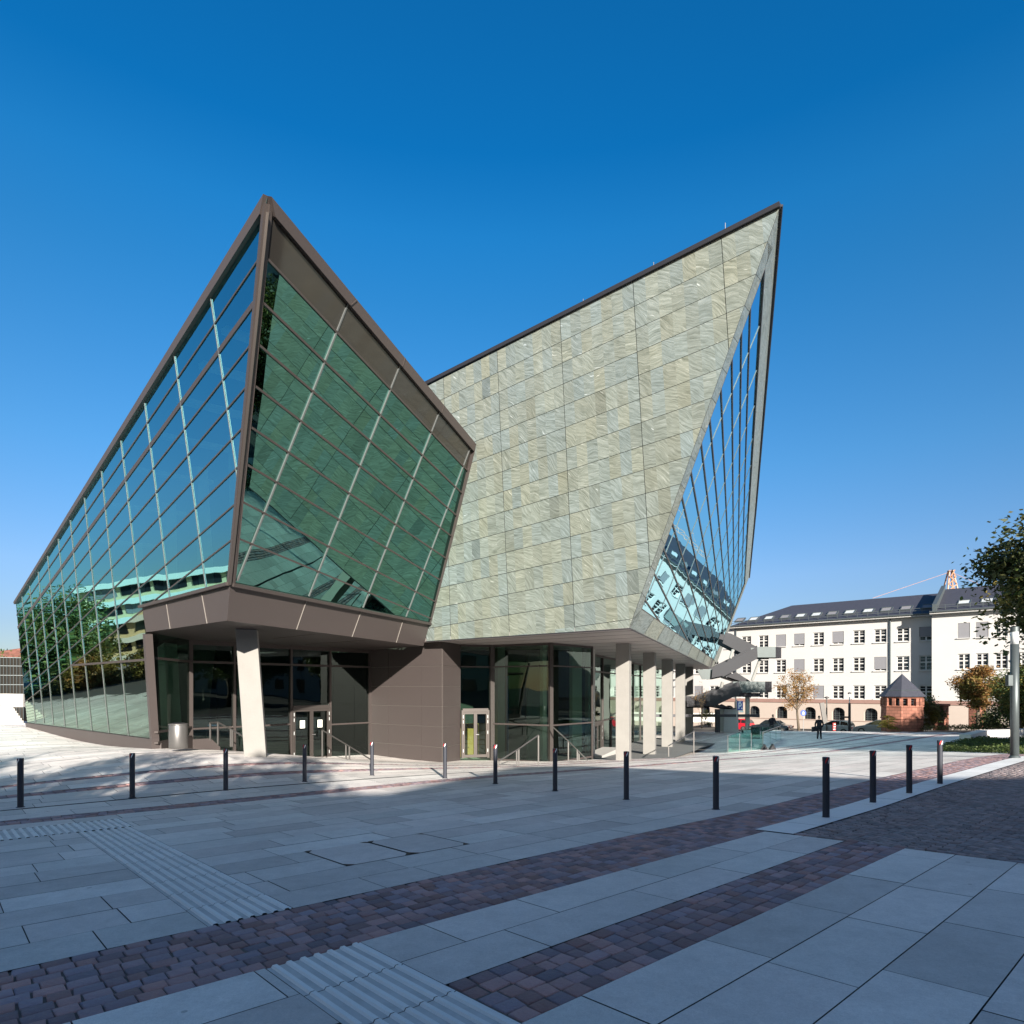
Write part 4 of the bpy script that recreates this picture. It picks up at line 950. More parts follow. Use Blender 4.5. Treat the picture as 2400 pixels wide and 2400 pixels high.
# --- cars
def car(px,D_,label,paint,length,rz,kind='hatch',py=None):
    p=at(px,1716,D_); p.z=float(G(p.x,p.y))+.02
    if py: p.z=(HZ-py)/F*D_
    o=empty('parked_car',p,label,'car','cars parked along the street',rz=rz)
    L=length/2
    if kind=='sedan':
        prof=[(-L,.32),(-L+.03,.62),(-L+.25,.86),(-L+.95,.94),(-L+1.0,.95),(L-1.35,.92),(L-.35,.78),(L-.03,.58),(L,.3)]
        roof=[(-L+.85,.93),(-L+1.45,1.36),(-L+2.0,1.44),(-L+2.7,1.40),(L-1.25,.92)]
    else:
        prof=[(-L,.32),(-L+.02,.66),(-L+.08,.92),(-L+.5,.95),(L-1.15,.93),(L-.3,.76),(L-.04,.56),(L,.3)]
        roof=[(-L+.06,.92),(-L+.32,1.34),(-L+.7,1.47),(-L+1.9,1.44),(L-1.05,.92)]
    def loft(pf,zb,w0,w1):
        m=MB(); top=pf; n=len(top); hs_=[-1,1]
        out=[(x,z) for x,z in top]; bt=[(top[-1][0]-.08,zb),(top[0][0]+.08,zb)]; P=out+bt
        zmax=max(z for _,z in P); vs=[]
        for s_ in (-1,1):
            for x,z in P: k=(z-zb)/(zmax-zb+1e-6); vs.append((x,s_*(w0+(w1-w0)*k)/2,z))
        k=len(P); m.v=vs; m.f=[tuple(range(k)),tuple(range(2*k-1,k-1,-1))]+[(i,k+i,k+(i+1)%k,(i+1)%k) for i in range(k)]
        return m
    b=loft(prof,.2,1.70,1.62).build('body',paint,o,local=True,bevel=.05)
    loft(roof,.90,1.60,1.25).build('roof',paint,o,local=True,bevel=.05)
    # side windows and screens proud of the cabin
    rf=roof
    for s_ in (-1,1):
        m=MB(); zc=lambda z:(1.60+(1.25-1.60)*(z-.9)/(max(q[1] for q in roof)-.9))/2+.008
        a=roof; xs0=a[0][0]+.28; mid=(a[1][0]+a[3][0])/2
        for (q) in ([(xs0,.97),(a[1][0]+.12,a[1][1]-.06),(mid-.04,a[2][1]-.09),(mid-.04,.97)],[(mid+.04,.97),(mid+.04,a[2][1]-.09),(a[3][0]-.02,a[3][1]-.07),(a[4][0]-.22,.98)]):
            m.poly([(x,s_*zc(z),z) for x,z in q])
        m.build('side_window','carglass',o,local=True)
    m=MB(); a,b_=roof[3],roof[4]
    m.poly([(a[0]+.03,-.58,a[1]-.02),(a[0]+.03,.58,a[1]-.02),(b_[0]+.0,.70,b_[1]+.05),(b_[0]+.0,-.70,b_[1]+.05)]); m.build('windscreen','carglass',o,local=True)
    m=MB(); a,b_=roof[1],roof[0]; m.poly([(a[0]-.03,-.58,a[1]),(a[0]-.03,.58,a[1]),(b_[0]-.02,.68,b_[1]+.05),(b_[0]-.02,-.68,b_[1]+.05)]); m.build('rear_window','carglass',o,local=True)
    for sx in (-L+.75,L-.78):
        for sy in (-.80,.80):
            w=MB().tube((sx,sy-.09,.31),(sx,sy+.09,.31),.31,n=20).build('wheel','tyre',o,local=True)
            MB().tube((sx,sy-.10,.31),(sx,sy+.10,.31),.19,n=14).build('rim','steel',w,local=True)
    for sy in (-.62,.62):
        MB().box((-L+.02,sy,.72),(.08,.26,.16)).build('tail_light','red',o,local=True); MB().box((L-.06,sy,.62),(.1,.3,.12)).build('headlight','lamp',o,local=True)
    MB().box((-L-.005,0,.52),(.02,.5,.11)).build('number_plate','white',o,local=True)
    return o
al=math.atan2(-.668,.744)
car(1953,67,'silver hatchback parked behind the person with a bag','silverpaint',3.9,al+math.pi,'hatch',1720)
car(1807,73,'dark blue-green saloon car parked by the arched windows, left of the autumn tree','darkpaint',4.5,al+math.pi,'sedan',1716)
car(1728,78,'bright red car half hidden behind the grey box','redpaint',3.7,al+math.pi,'hatch',1712)
car(2055,63,'dull grey car half hidden by the palm-like bush','greypaint',3.9,al+math.pi,'hatch',1721)
# --- red and white marker post
b=at(1955,1713,61); mp=empty('marker_post',b,'short red and white barrier post in front of the silver hatchback','post')
for i in range(6): MB().box(b+V(0,0,.1+i*.12),(.26,.10,.11)).build('stripe','red' if i%2 else 'red',mp)
for i in range(3): MB().box(b+V(.02*(i-1),-.07,.16+i*.24),(.16,.02,.06),).build('stripe','white',mp)
# --- people
def person(p,joints,edges,rad,label,clothmat,headc,extra=None,leanhead=0):
    o=empty('person',p,label,'person','people crossing the square')
    me=bpy.data.meshes.new('body'); me.from_pydata(joints,edges,[]); me.materials.append(M[clothmat])
    b=bpy.data.objects.new('body',me); COL.objects.link(b); b.parent=o; ORG[b]=ORG[o]
    md=b.modifiers.new('skin','SKIN'); sv=me.skin_vertices[0].data
    for i,r in enumerate(rad): sv[i].radius=(r,r*.8) if i<3 else (r,r)
    sv[0].use_root=True
    ss=b.modifiers.new('sub','SUBSURF'); ss.levels=2; ss.render_levels=2
    hc=Vector(headc)
    m=MB(); m.lathe(hc,[(.03,-.12),(.062,-.09),(.078,-.02),(.080,.05),(.06,.10),(.02,.125)],14); m.build('head','skin',o,local=True,smooth=True)
    m=MB(); m.lathe(hc+V(0,.012,.012),[(.07,-.06),(.086,-.01),(.088,.05),(.066,.11),(.02,.135)],14); m.build('hair','cloth',o,local=True,smooth=True)
    return o
J=[(0,0,.95),(0,0,1.15),(0,0,1.38),(0,0,1.5),(.11,0,.9),(.13,.05,.50),(.14,.0,.08),(.14,-.0,.03),(-.11,0,.9),(-.12,-.08,.50),(-.13,.0,.08),(-.13,.0,.03),(.20,0,1.40),(.30,-.02,1.14),(.26,.10,.92),(.24,.14,.84),(-.20,0,1.40),(-.31,-.02,1.14),(-.27,.02,.90),(-.27,.03,.82)]
Ed=[(0,1),(1,2),(2,3),(0,4),(4,5),(5,6),(6,7),(0,8),(8,9),(9,10),(10,11),(2,12),(12,13),(13,14),(14,15),(2,16),(16,17),(17,18),(18,19)]
Rd=[.15,.15,.16,.06,.105,.075,.06,.07,.105,.075,.06,.07,.085,.06,.045,.04,.085,.06,.045,.04]
p=gp(1920,1733)
o=person(p,J,Ed,Rd,'person seen from behind in dark jacket and trousers carrying a big dark bag','cloth',(0,0,1.64))
MB().slab([(-.52,-.1,.95),(-.12,-.1,.95),(-.10,-.1,.62),(-.56,-.1,.58)],(0,.2,0)).build('bag','cloth',o,local=True,bevel=.04)
MB().lathe((.25,.14,.80),[(.02,-.07),(.038,-.02),(.03,.03)],8).build('hand','skin',o,local=True)
MB().lathe((-.27,.03,.78),[(.02,-.07),(.038,-.02),(.03,.03)],8).build('hand','skin',o,local=True)
p=gp(1808,1721)
J2=[(0,0,.92),(0,-.05,1.12),(.03,-.14,1.34),(.05,-.2,1.44),(.10,0,.88),(.10,.04,.48),(.10,.0,.07),(.10,-.0,.03),(-.10,0,.88),(-.14,-.1,.50),(-.20,.12,.12),(-.20,.16,.1),(.20,-.12,1.36),(.30,-.14,1.1),(.22,-.24,.92),(.18,-.28,.88),(-.18,-.12,1.36),(-.28,-.12,1.1),(-.2,-.2,.9),(-.18,-.24,.86)]
person(p,J2,Ed,[r*1.12 for r in Rd],'person in dark clothes leaning forward in front of the dark saloon','cloth',(.05,-.22,1.60))

# ================================================================== WHITE OFFICE BUILDING
BW=V(.744,-.668,0); BN=V(-.668,-.744,0); BP=V(37.84,80,0)
def tb_(px,off=0.):
    u=(px-1200)/F; P0=BP+BN*off; return (P0.y*u-P0.x)/(BW.x-BW.y*u)
def zb(px,py,off=0.):
    t=tb_(px,off); P_=BP+BN*off+BW*t; return (HZ-py)/F*P_.y
wb=empty('office_building',BP+V(0,0,-5.4),'long cream four-storey office building with slate roof and white cross windows','office building')
def fp(t,z,off=0.): return BP+BN*off+BW*t+V(0,0,z)
zr=[(zb(1918,1482.4),zb(1918,1512)),(zb(1918,1543.7),zb(1918,1575)),(zb(1918,1607),zb(1918,1637.5))]
cols=[1749,1789,1830,1873,1918,1964,2013,2063,2116,2170]
tc_=[tb_(x) for x in cols]; sp_=(tc_[5]-tc_[0])/5
print('bay',sp_,'rows',zr)
tc_=[tc_[0]-sp_*k for k in range(9,0,-1)]+tc_
tcR=[tb_(x,1.6) for x in (2259,2302,2347)]; spR=(tcR[2]-tcR[0])/2; tcR+=[tcR[-1]+spR*k for k in (1,2,4,5,6)]; WR=spR*.66
WW=1.30
zband=(zb(1918,1645),zb(1918,1641)); zeave=zb(1918,1456); zbase=-6.2
def wallrun(t0,t1,tcs,rws,off,arch,w=WW,mat='plaster'):
    m=MB(); tx=sorted([t0,t1]+[c-w/2 for c in tcs if t0<c-w/2 and c+w/2<t1]+[c+w/2 for c in tcs if t0<c-w/2 and c+w/2<t1])
    zs=sorted([zband[1],zeave]+[z for r in rws for z in r]); inner=[c for c in tcs if t0<c-w/2 and c+w/2<t1]
    for i in range(len(tx)-1):
        for j in range(len(zs)-1):
            tm=(tx[i]+tx[i+1])/2; zm=(zs[j]+zs[j+1])/2
            if any(abs(tm-c)<w/2 for c in inner) and any(r[1]<zm<r[0] for r in rws): continue
            m.poly([fp(tx[i],zs[j],off),fp(tx[i+1],zs[j],off),fp(tx[i+1],zs[j+1],off),fp(tx[i],zs[j+1],off)])
    rv=.24
    for c in inner:
        for (zt_,zb_) in rws:
            a,b=c-w/2,c+w/2
            for (p,q) in (((a,zb_),(a,zt_)),((a,zt_),(b,zt_)),((b,zt_),(b,zb_)),((b,zb_),(a,zb_))):
                m.poly([fp(p[0],p[1],off),fp(q[0],q[1],off),fp(q[0],q[1],off-rv),fp(p[0],p[1],off-rv)])
    m.build('wall',mat,wb); return inner
blinds={(830,0),(873,0),(964,0),(1830-1000,0)}
def window(c,zt_,zb_,off,blind,w=WW):
    o=off-.2; m=MB(); m.poly([fp(c-w/2,zb_,o-.02),fp(c+w/2,zb_,o-.02),fp(c+w/2,zt_,o-.02),fp(c-w/2,zt_,o-.02)]); wd=m.build('window','pane',wb)
    m=MB(); h=zt_-zb_
    def bar(t0,z0,t1,z1,wd_,d=.06,oo=.03): m.beam(fp(t0,z0,o+oo),fp(t1,z1,o+oo),wd_,d,BN)
    for t in (c-w/2+.05,c+w/2-.05): bar(t,zb_,t,zt_,.10)
    bar(c,zb_,c,zt_,.15,.07,.035)
    for z in (zb_+.05,zt_-.05): bar(c-w/2,z,c+w/2,z,.10,.05,.028)
    bar(c-w/2,zb_+h*.56-.0,c+w/2,zb_+h*.56,.13,.055,.032)
    for f in (.29,.78): bar(c-w/2,zb_+h*f,c+w/2,zb_+h*f,.045,.045,.026)
    m.build('frame','wframe',wd)
    MB().beam(fp(c-w/2-.08,zb_-.03,off+.05),fp(c+w/2+.08,zb_-.03,off+.05),.08,.22,BN).build('sill','wframe',wd)
    if blind: 
        hh=.0 if blind==1 else h*.14 if blind==2 else h*.3
        MB().slab([fp(c-w/2+.02,zb_+hh,off-.04),fp(c+w/2-.02,zb_+hh,off-.04),fp(c+w/2-.02,zt_-.02,off-.04),fp(c-w/2+.02,zt_-.02,off-.04)],-BN*.03).build('blind','blind',wd)
tS=tb_(2190)
inner=wallrun(tc_[0]-3,tS,tc_,zr,0.,True)
nb_=len(tc_)-10
BL_={(nb_+2,0):1,(nb_+3,0):2,(nb_+5,0):2,(nb_+9,0):3,(nb_+3,1):1,(nb_+7,1):2,(nb_+4,2):1,(2,0):1,(4,0):2,(5,1):1,(6,2):2,(7,0):1}
for i,c in enumerate(tc_):
    if c not in inner: continue
    for r,(a,b) in enumerate(zr): window(c,a,b,0.,BL_.get((i,r),0))
zrR=[(zr[0][0]+.05,zr[0][1]),zr[1],zr[2]]
innerR=wallrun(tS,tS+60,tcR,zrR,1.6,False,WR)
for i,c in enumerate(tcR):
    if c not in innerR: continue
    for r,(a,b) in enumerate(zrR): window(c,a,b,1.6,1 if (r==0 and i<2) else 0,WR)
m=MB(); m.poly([fp(tS,zbase,0),fp(tS,zbase,1.6),fp(tS,zeave,1.6),fp(tS,zeave,0)]); m.poly([fp(tc_[0]-3,zbase,0),fp(tc_[0]-3,zeave,0),fp(tc_[0]-3,zeave,-13),fp(tc_[0]-3,zbase,-13)]); m.build('wall','plaster',wb)
# plinth storey with arched windows
ar=[tb_(x) for x in (1768,1832,1898,1965,2041)]; sA=(ar[4]-ar[0])/4; ar=[ar[0]-sA*k for k in (3,2,1)]+ar+[ar[-1]+sA]
za,zc_=zb(1918,1686),zb(1918,1668); rA=.72
m=MB(); edges=[tc_[0]-3]+[v for c in ar for v in (c-rA,c+rA)]+[tS]
for i in range(0,len(edges),2): m.poly([fp(edges[i],zbase,.06),fp(edges[i+1],zbase,.06),fp(edges[i+1],zband[1],.06),fp(edges[i],zband[1],.06)])
for c in ar:
    m.poly([fp(c-rA,zbase,.06),fp(c+rA,zbase,.06),fp(c+rA,za,.06),fp(c-rA,za,.06)])
    arc=[(c-rA*math.cos(k*math.pi/10),zc_+rA*.8*math.sin(k*math.pi/10)) for k in range(11)]
    for k in range(10):
        a,b=arc[k],arc[k+1]; m.poly([fp(a[0],a[1],.06),fp(b[0],b[1],.06),fp(b[0],zband[1],.06),fp(a[0],zband[1],.06)]); m.poly([fp(a[0],a[1],.06),fp(b[0],b[1],.06),fp(b[0],b[1],-.5),fp(a[0],a[1],-.5)])
    for s_ in (-1,1): m.poly([fp(c+s_*rA,za,.06),fp(c+s_*rA,zc_,.06),fp(c+s_*rA,zc_,-.5),fp(c+s_*rA,za,-.5)])
    m.poly([fp(c-rA,za,.06),fp(c+rA,za,.06),fp(c+rA,za,-.5),fp(c-rA,za,-.5)])
m.poly([fp(tS,zbase,1.66),fp(tS+60,zbase,1.66),fp(tS+60,zband[1],1.66),fp(tS,zband[1],1.66)]); m.poly([fp(tS,zbase,0),fp(tS,zbase,1.66),fp(tS,zband[1],1.66),fp(tS,zband[1],0)])
m.build('plinth','plinth',wb)
for c in ar:
    m=MB(); m.poly([fp(c-rA,za,-.45),fp(c+rA,za,-.45)]+[fp(c+rA*math.cos(k*math.pi/8),zc_+rA*.8*math.sin(k*math.pi/8),-.45) for k in range(9)]); wd=m.build('arched_window','pane',wb)
    m=MB()
    for x in (-.42,0,.42): m.beam(fp(c+x,za,-.40),fp(c+x,zc_+rA*.7*(1-abs(x)*.6),-.40),.04,.03,BN)
    for z in (.25,.55,.85): m.beam(fp(c-rA,za+(zc_-za)*z,-.405),fp(c+rA,za+(zc_-za)*z,-.405),.035,.03,BN)
    m.build('grille','zinc',wd)
m=MB(); m.slab([fp(tc_[0]-3,zband[0]-.12,.0),fp(tS,zband[0]-.12,.0),fp(tS,zband[1]+.12,.0),fp(tc_[0]-3,zband[1]+.12,.0)],BN*.16); m.slab([fp(tS,zband[0]-.12,1.6),fp(tS+60,zband[0]-.12,1.6),fp(tS+60,zband[1]+.12,1.6),fp(tS,zband[1]+.12,1.6)],BN*.16); m.build('string_course','band',wb)
m=MB(); zl_=zb(1918,1687); m.slab([fp(tc_[0]-3,zl_-.05,.07),fp(tS,zl_-.05,.07),fp(tS,zl_,.07),fp(tc_[0]-3,zl_,.07)],BN*.05); m.build('plinth_ledge','band',wb)
# eaves, roof, skylights
ov=.75; zrd=zb(1918,1414,-5.2); hd=5.2
def roofrun(t0,t1,off,hip,zrd_):
    m=MB(); ze=zeave
    a=fp(t0-.3,ze,off+ov); b=fp(t1,ze,off+ov); c=fp(t1,zrd_,off-hd); d=fp(t0+(6.0 if hip else 0),zrd_,off-hd)
    m.slab([a,b,c,d],(0,0,-.2))
    m.poly([d,c,fp(t1,ze,off-2*hd),fp(t0-.3,ze,off-2*hd)])
    if hip: m.poly([a,d,fp(t0-.3,ze,off-2*hd)])
    m.build('roof','slate',wb)
    MB().slab([fp(t0-.3,ze-.25,off),fp(t1,ze-.25,off),fp(t1,ze-.25,off+ov),fp(t0-.3,ze-.25,off+ov)],(0,0,.2)).build('eaves','wframe',wb)
    MB().tube(fp(t0-.3,ze-.02,off+ov+.06),fp(t1,ze-.02,off+ov+.06),.10,n=8).build('gutter','zinc',wb)
    m=MB(); sl=(zrd_-ze)/(hd+ov)
    for z in (.30,.55): m.beam(fp(t0,ze+.25*sl+z,off+ov-.3),fp(t1,ze+.25*sl+z,off+ov-.3),.05,.04,BN)
    t=t0
    while t<t1: m.beam(fp(t,ze+.2,off+ov-.3),fp(t,ze+.25*sl+.6,off+ov-.3),.06,.05,BN); t+=1.1
    m.build('snow_guard','zinc',wb)
tH=tb_(1718)
roofrun(tH,tS+.2,0.,True,zrd)
roofrun(tS+.2,tS+60,1.6,False,zrd+.2)
sl=(zrd-zeave)/(hd+ov)
def skyl(t,off,kind):
    d0,d1=1.35,2.45; z0,z1=zeave+d0*sl,zeave+d1*sl
    nrm=(BN*sl+V(0,0,1)).normalized(); f=lambda t_,d: fp(t_,zeave+d*sl,off+ov-d)+nrm*.06
    w=.55; o=MB(); q=[f(t-w,d0),f(t+w,d0),f(t+w,d1),f(t-w,d1)]
    for i in range(4): o.beam(q[i],q[(i+1)%4],.10,.16,nrm)
    r=o.build('skylight','zinc',wb); MB().poly([p-nrm*.0+nrm*.02 for p in q]).build('skylight_pane','blind' if kind else 'lamp',r)
for i,px in enumerate((1727,1759,1795,1833,1870,1907,1945,1986,2030,2073,2120,2170)): skyl(tb_(px),0.,i%3==0 or i>9)
for px in (2257,2312): skyl(tb_(px,1.6),1.6,0)
m=MB(); f0=fp(tS+.15,zeave-.1,1.6+ov); f1=fp(tS+.15,zrd+.55,1.6-hd); m.slab([f0,f0+V(0,0,.9),f1+V(0,0,.1),f1-V(0,0,.6)],BW*.4); m.build('fire_wall','zinc',wb)
for t in (tb_(2087),tb_(1726)): MB().tube(fp(t,zbase,.14),fp(t,zeave-.2,.14),.075,n=8).build('downpipe','zinc',wb)

# ================================================================== SANDSTONE KIOSK
c=at(2114,1708,57.5); c.z=at(2114,1712,57.5).z; ks=empty('octagonal_kiosk',c,'octagonal red sandstone kiosk with pointed slate roof','kiosk')
def octo(m,c,prof,ph=R(12)):
    k=len(m.v)
    for r,z in prof:
        for i in range(8): th=ph+i*math.pi/4; m.v.append((c.x+r*math.cos(th),c.y+r*math.sin(th),c.z+z))
    for j in range(len(prof)-1):
        for i in range(8): a=(i+1)%8; m.f.append((k+j*8+i,k+j*8+a,k+(j+1)*8+a,k+(j+1)*8+i))
    m.f.append(tuple(range(k+7,k-1,-1))); m.f.append(tuple(range(k+(len(prof)-1)*8,k+len(prof)*8))); return m
octo(MB(),c,[(1.64,-.4),(1.62,1.05),(1.72,1.08),(1.72,1.16),(1.66,1.2),(1.63,2.12),(1.70,2.16),(1.70,2.24),(1.60,2.27)]).build('wall','sand',ks)
octo(MB(),c,[(1.15,2.2),(1.15,3.0)]).build('inner_wall','dark',ks)
for i in range(8):
    for k in (0,.5):
        th=R(12)+(i+k)*math.pi/4; r=1.56 if k==0 else 1.44
        MB().box((c.x+r*math.cos(th),c.y+r*math.sin(th),c.z+2.58),(.26,.26,.66),(math.cos(th),math.sin(th),0)).build('pier','sand',ks)
octo(MB(),c,[(1.62,2.9),(1.64,3.06),(1.70,3.08)]).build('lintel','sand',ks)
m=MB()
for i in range(8):
    th=R(12)+(i+.25)*math.pi/4; 
    for dz in (.2,.42): 
        a=R(12)+i*math.pi/4; b=a+math.pi/4; m.beam((c.x+1.42*math.cos(a),c.y+1.42*math.sin(a),c.z+2.3+dz),(c.x+1.42*math.cos(b),c.y+1.42*math.sin(b),c.z+2.3+dz),.03,.03,(0,0,1))
m.build('window_bars','dark',ks)
rf=octo(MB(),c,[(1.80,3.02),(1.86,3.06),(1.36,3.62),(.04,5.06)]).build('roof','slate',ks)
octo(MB(),c,[(1.40,3.58),(1.42,3.62),(1.36,3.66)]).build('roof_trim','zinc',rf)
MB().tube(c+V(0,0,5.0),c+V(0,0,5.35),.03,n=6).build('finial','zinc',rf)
p=at(2205,1706,60); gpst=empty('gate_pier',p,'weathered sandstone gate pier right of the kiosk','gate pier')
MB().box(p+V(0,0,.9),(.95,.95,2.3),(.86,.5,0)).build('shaft','sand',gpst,bevel=.04); MB().box(p+V(0,0,2.15),(1.15,1.15,.22),(.86,.5,0)).build('cap','sand',gpst,bevel=.04)
p=at(2290,1704,62); g2p=empty('gate_pier',p,'dark sandstone gate pier under the orange tree','gate pier')
MB().box(p+V(0,0,.9),(1.3,.95,2.1),(.86,.5,0)).build('shaft','sand',g2p,bevel=.04); MB().box(p+V(0,0,2.0),(1.5,1.15,.22),(.86,.5,0)).build('cap','sand',g2p,bevel=.04)
m=MB(); a=at(2305,1700,62); 
for i in range(30):
    q=a+V(.86,-.5,0)*(i*.22); m.beam(q,q+V(0,0,1.7),.03,.03,(0,-1,0))
for z in (.3,1.5): m.beam(a+V(0,0,z),a+V(.86,-.5,0)*6.4+V(0,0,z),.04,.04,(0,-1,0))
tag(m.build('iron_fence','zinc'),'pale iron railing between sandstone piers behind the bushes','fence')
# ---- low concrete wall, raised lawn bed
p=gp(2252,1737); q=gp(2405,1726); 
def follow_wall(pts,h,w,mat,name,label,cat):
    m=MB()
    for a,b in zip(pts,pts[1:]):
        t=(b-a).normalized(); n=V(-t.y,t.x,0)*w/2; m.hexa([a-n-V(0,0,.3),b-n-V(0,0,.3),b+n-V(0,0,.3),a+n-V(0,0,.3)],[a-n+V(0,0,h),b-n+V(0,0,h),b+n+V(0,0,h),a+n+V(0,0,h)])
    return tag(m.build(name,mat,bevel=.01),label,cat)
follow_wall([gp(2262,1736),gp(2341,1730)+V(.5,2,0),gp(2420,1724)+V(3,2,0)],.38,.6,'conc2','low_wall','low grey concrete wall edging the hedge bed at right','low wall')

# ================================================================== VEGETATION
def leaf_mesh(pts,size,up=.3,asp=.6):
    n=len(pts); pts=np.asarray(pts); a=rng.normal(0,1,(n,3)); a[:,2]*=.6; a/=np.linalg.norm(a,axis=1)[:,None]
    b=rng.normal(0,1,(n,3)); b-= (a*b).sum(1)[:,None]*a; b/=np.linalg.norm(b,axis=1)[:,None]
    s=size*rng.uniform(.6,1.3,n)[:,None]; v=np.stack([pts-a*s,pts-b*s*asp*.8+a*s*.1,pts+a*s,pts+b*s*asp*.8+a*s*.1],1).reshape(-1,3)
    return v,(np.arange(n)[:,None]*4+np.arange(4)).tolist()
def tree(name,base,h,crown_c,crown_r,nl,ls,mats,label,cat='tree',group=None,trunk_r=.2,clumps=40,seed=1,flat=.8,parts=1):
    r_=np.random.default_rng(seed); random.seed(seed)
    base=Vector(base); o=empty(name,base,label,cat,group); cc=Vector(crown_c); cr=Vector(crown_r)
    # clump centres in an uneven ellipsoid shell
    C=[]
    while len(C)<clumps:
        d=r_.normal(0,1,3); d/=np.linalg.norm(d); k=r_.uniform(.35,1)**.6; k*=1+.18*math.sin(3*d[0]+seed)+.14*math.cos(4*d[2]+2*d[1]+seed)
        C.append((cc.x+d[0]*cr.x*k,cc.y+d[1]*cr.y*k,cc.z+d[2]*cr.z*k))
    C=np.array(C)
    m=MB(); fork=base.lerp(V(cc.x,cc.y,cc.z),.45); fork.x+=random.uniform(-.2,.2)
    m.tube(base-V(0,0,.2),fork,trunk_r*1.15,trunk_r*.8,10)
    m.tube(fork,cc+V(0,0,cr.z*.4),trunk_r*.8,trunk_r*.2,8)
    for c in C[::max(1,clumps//22)]:
        c=Vector(c); st=fork.lerp(cc,random.uniform(0,.8)); mid=st.lerp(c,.5)+V(random.uniform(-.2,.2),random.uniform(-.2,.2),.15*cr.z*.3)
        m.tube(st,mid,trunk_r*.35,trunk_r*.2,6,False); m.tube(mid,c,trunk_r*.2,trunk_r*.05,5,False)
    m.build('trunk','bark',o,smooth=True)
    sz=float(np.mean(cr))*.36
    for k,(mt,fr) in enumerate(mats):
        n=int(nl*fr); idx=r_.integers(0,clumps,n); 
        if len(mats)>1: idx=(idx//len(mats)*len(mats)+k)%clumps
        w=r_.uniform(.5,1.2,clumps)[idx][:,None]
        P=C[idx]+np.clip(r_.normal(0,1,(n,3)),-1.9,1.9)*sz*.62*w*np.array([1,1,flat])
        v,f=leaf_mesh(P,ls); v=v-np.array(base)
        mkobj('crown',v.tolist(),f,mt,o,o0=ORG[o])
    return o
# small autumn tree on the pavement
b=at(1873,1714,63); D_=63.
cx=at(1868,1615,D_)
tree('autumn_tree',b,6,cx,(1.55,1.4,1.9),4200,.08,[('leafo',1.)],'small sparse tree with rusty autumn leaves, left of the round blue sign',trunk_r=.12,clumps=46,seed=4)
# bare sapling under the stair
b=at(1645,1702,56); tree('sapling',b,4,at(1645,1622,56),(.9,.8,1.1),120,.06,[('leafo',1.)],'thin nearly bare sapling seen below the stair landing',trunk_r=.05,clumps=24,seed=9)
# orange tree and green trees at right
b=at(2292,1704,56); tree('autumn_tree',b,6,at(2290,1612,56),(1.35,1.4,2.1),11000,.11,[('leafo',.75),('leafy',.25)],'orange-brown tree in front of the projecting wing, right of the kiosk',trunk_r=.15,clumps=55,seed=5)
b=at(2385,1712,50); tree('broadleaf_tree',b,6,at(2392,1625,50),(1.5,1.6,2.5),16000,.11,[('leafy',.6),('leafg',.4)],'yellow-green tree behind the thick lamp column',trunk_r=.15,clumps=60,seed=6)
# big dark tree reaching in from the right
b=gp(2399,1800); b=V(28.2,29.5,float(G(28.2,29.5)))
tree('broadleaf_tree',b,11,V(28.6,29.2,4.4),(4.3,4.2,4.0),90000,.145,[('leafd',.7),('leafg',.18),('leafy',.12)],'large dark-leaved tree reaching into the picture from the right edge',trunk_r=.32,clumps=150,seed=11)
# shrubs round the kiosk
def shrub(px,py,D_,w,h,label,mat='leafy',n=1500,ls=.09,seed=1,name='shrub'):
    b=at(px,py,D_); r_=np.random.default_rng(seed); o=empty(name,b,label,'shrub')
    m=MB(); 
    for i in range(7): m.tube(b,b+V(r_.normal(0,w*.3),r_.normal(0,w*.25),h*r_.uniform(.5,.9)),.03,.01,5,False)
    m.build('stem','bark',o)
    c=r_.normal(0,1,(14,3))*np.array([w*.42,w*.3,h*.22])+np.array([b.x,b.y,b.z+h*.48]); i=r_.integers(0,14,n)
    P=c[i]+r_.normal(0,1,(n,3))*np.array([w*.13,w*.13,h*.12]); P[:,2]=np.maximum(P[:,2],b.z)
    v,f=leaf_mesh(P,ls); mkobj('foliage',(v-np.array(b)).tolist(),f,mat,o,o0=ORG[o]); return o
def frond_plant(px,py,D_,h,w,label,mat,seed,nf=26):
    b=at(px,py,D_); o=empty('feathery_plant',b,label,'plant'); r_=np.random.default_rng(seed); vs=[];fs=[]
    for i in range(nf):
        th=r_.uniform(0,6.28); el=r_.uniform(.35,1.25); L=r_.uniform(.6,1.)
        st=Vector((0,0,h*r_.uniform(0,.55))); d=V(math.cos(th)*math.cos(el),math.sin(th)*math.cos(el),math.sin(el))
        for k in range(9):
            t=k/9.; c=st+V(d.x*w*L*t,d.y*w*L*t,h*.55*L*(d.z*t-.75*t*t)+.0)
            s_=V(-math.sin(th),math.cos(th),0); ln=.34*w*(1-abs(t-.4))
            for sg in (-1,1):
                a=c; e=c+s_*sg*ln+V(d.x,d.y,0)*ln*.6-V(0,0,ln*.3); wv=V(d.x,d.y,.3)*.035*w
                kk=len(vs); vs+= [tuple(a-wv),tuple(a+wv),tuple(e+wv*.3),tuple(e-wv*.3)]; fs.append((kk,kk+1,kk+2,kk+3))
    mkobj('fronds',vs,fs,mat,o,o0=ORG[o]); MB().tube(b,b+V(0,0,h*.6),.05,.03,6).build('stem','bark',o); return o
frond_plant(2082,1709,55,1.9,1.2,'low fan of feathery green leaves in front of the kiosk','leafy',1,34)
frond_plant(2178,1708,58,4.2,1.3,'tall feathery green plant growing against the kiosk','leafy',2,46)
shrub(2186,1702,59,1.6,2.6,'dark green bush between the kiosk and the gate pier','leafg',2600,.1,3)
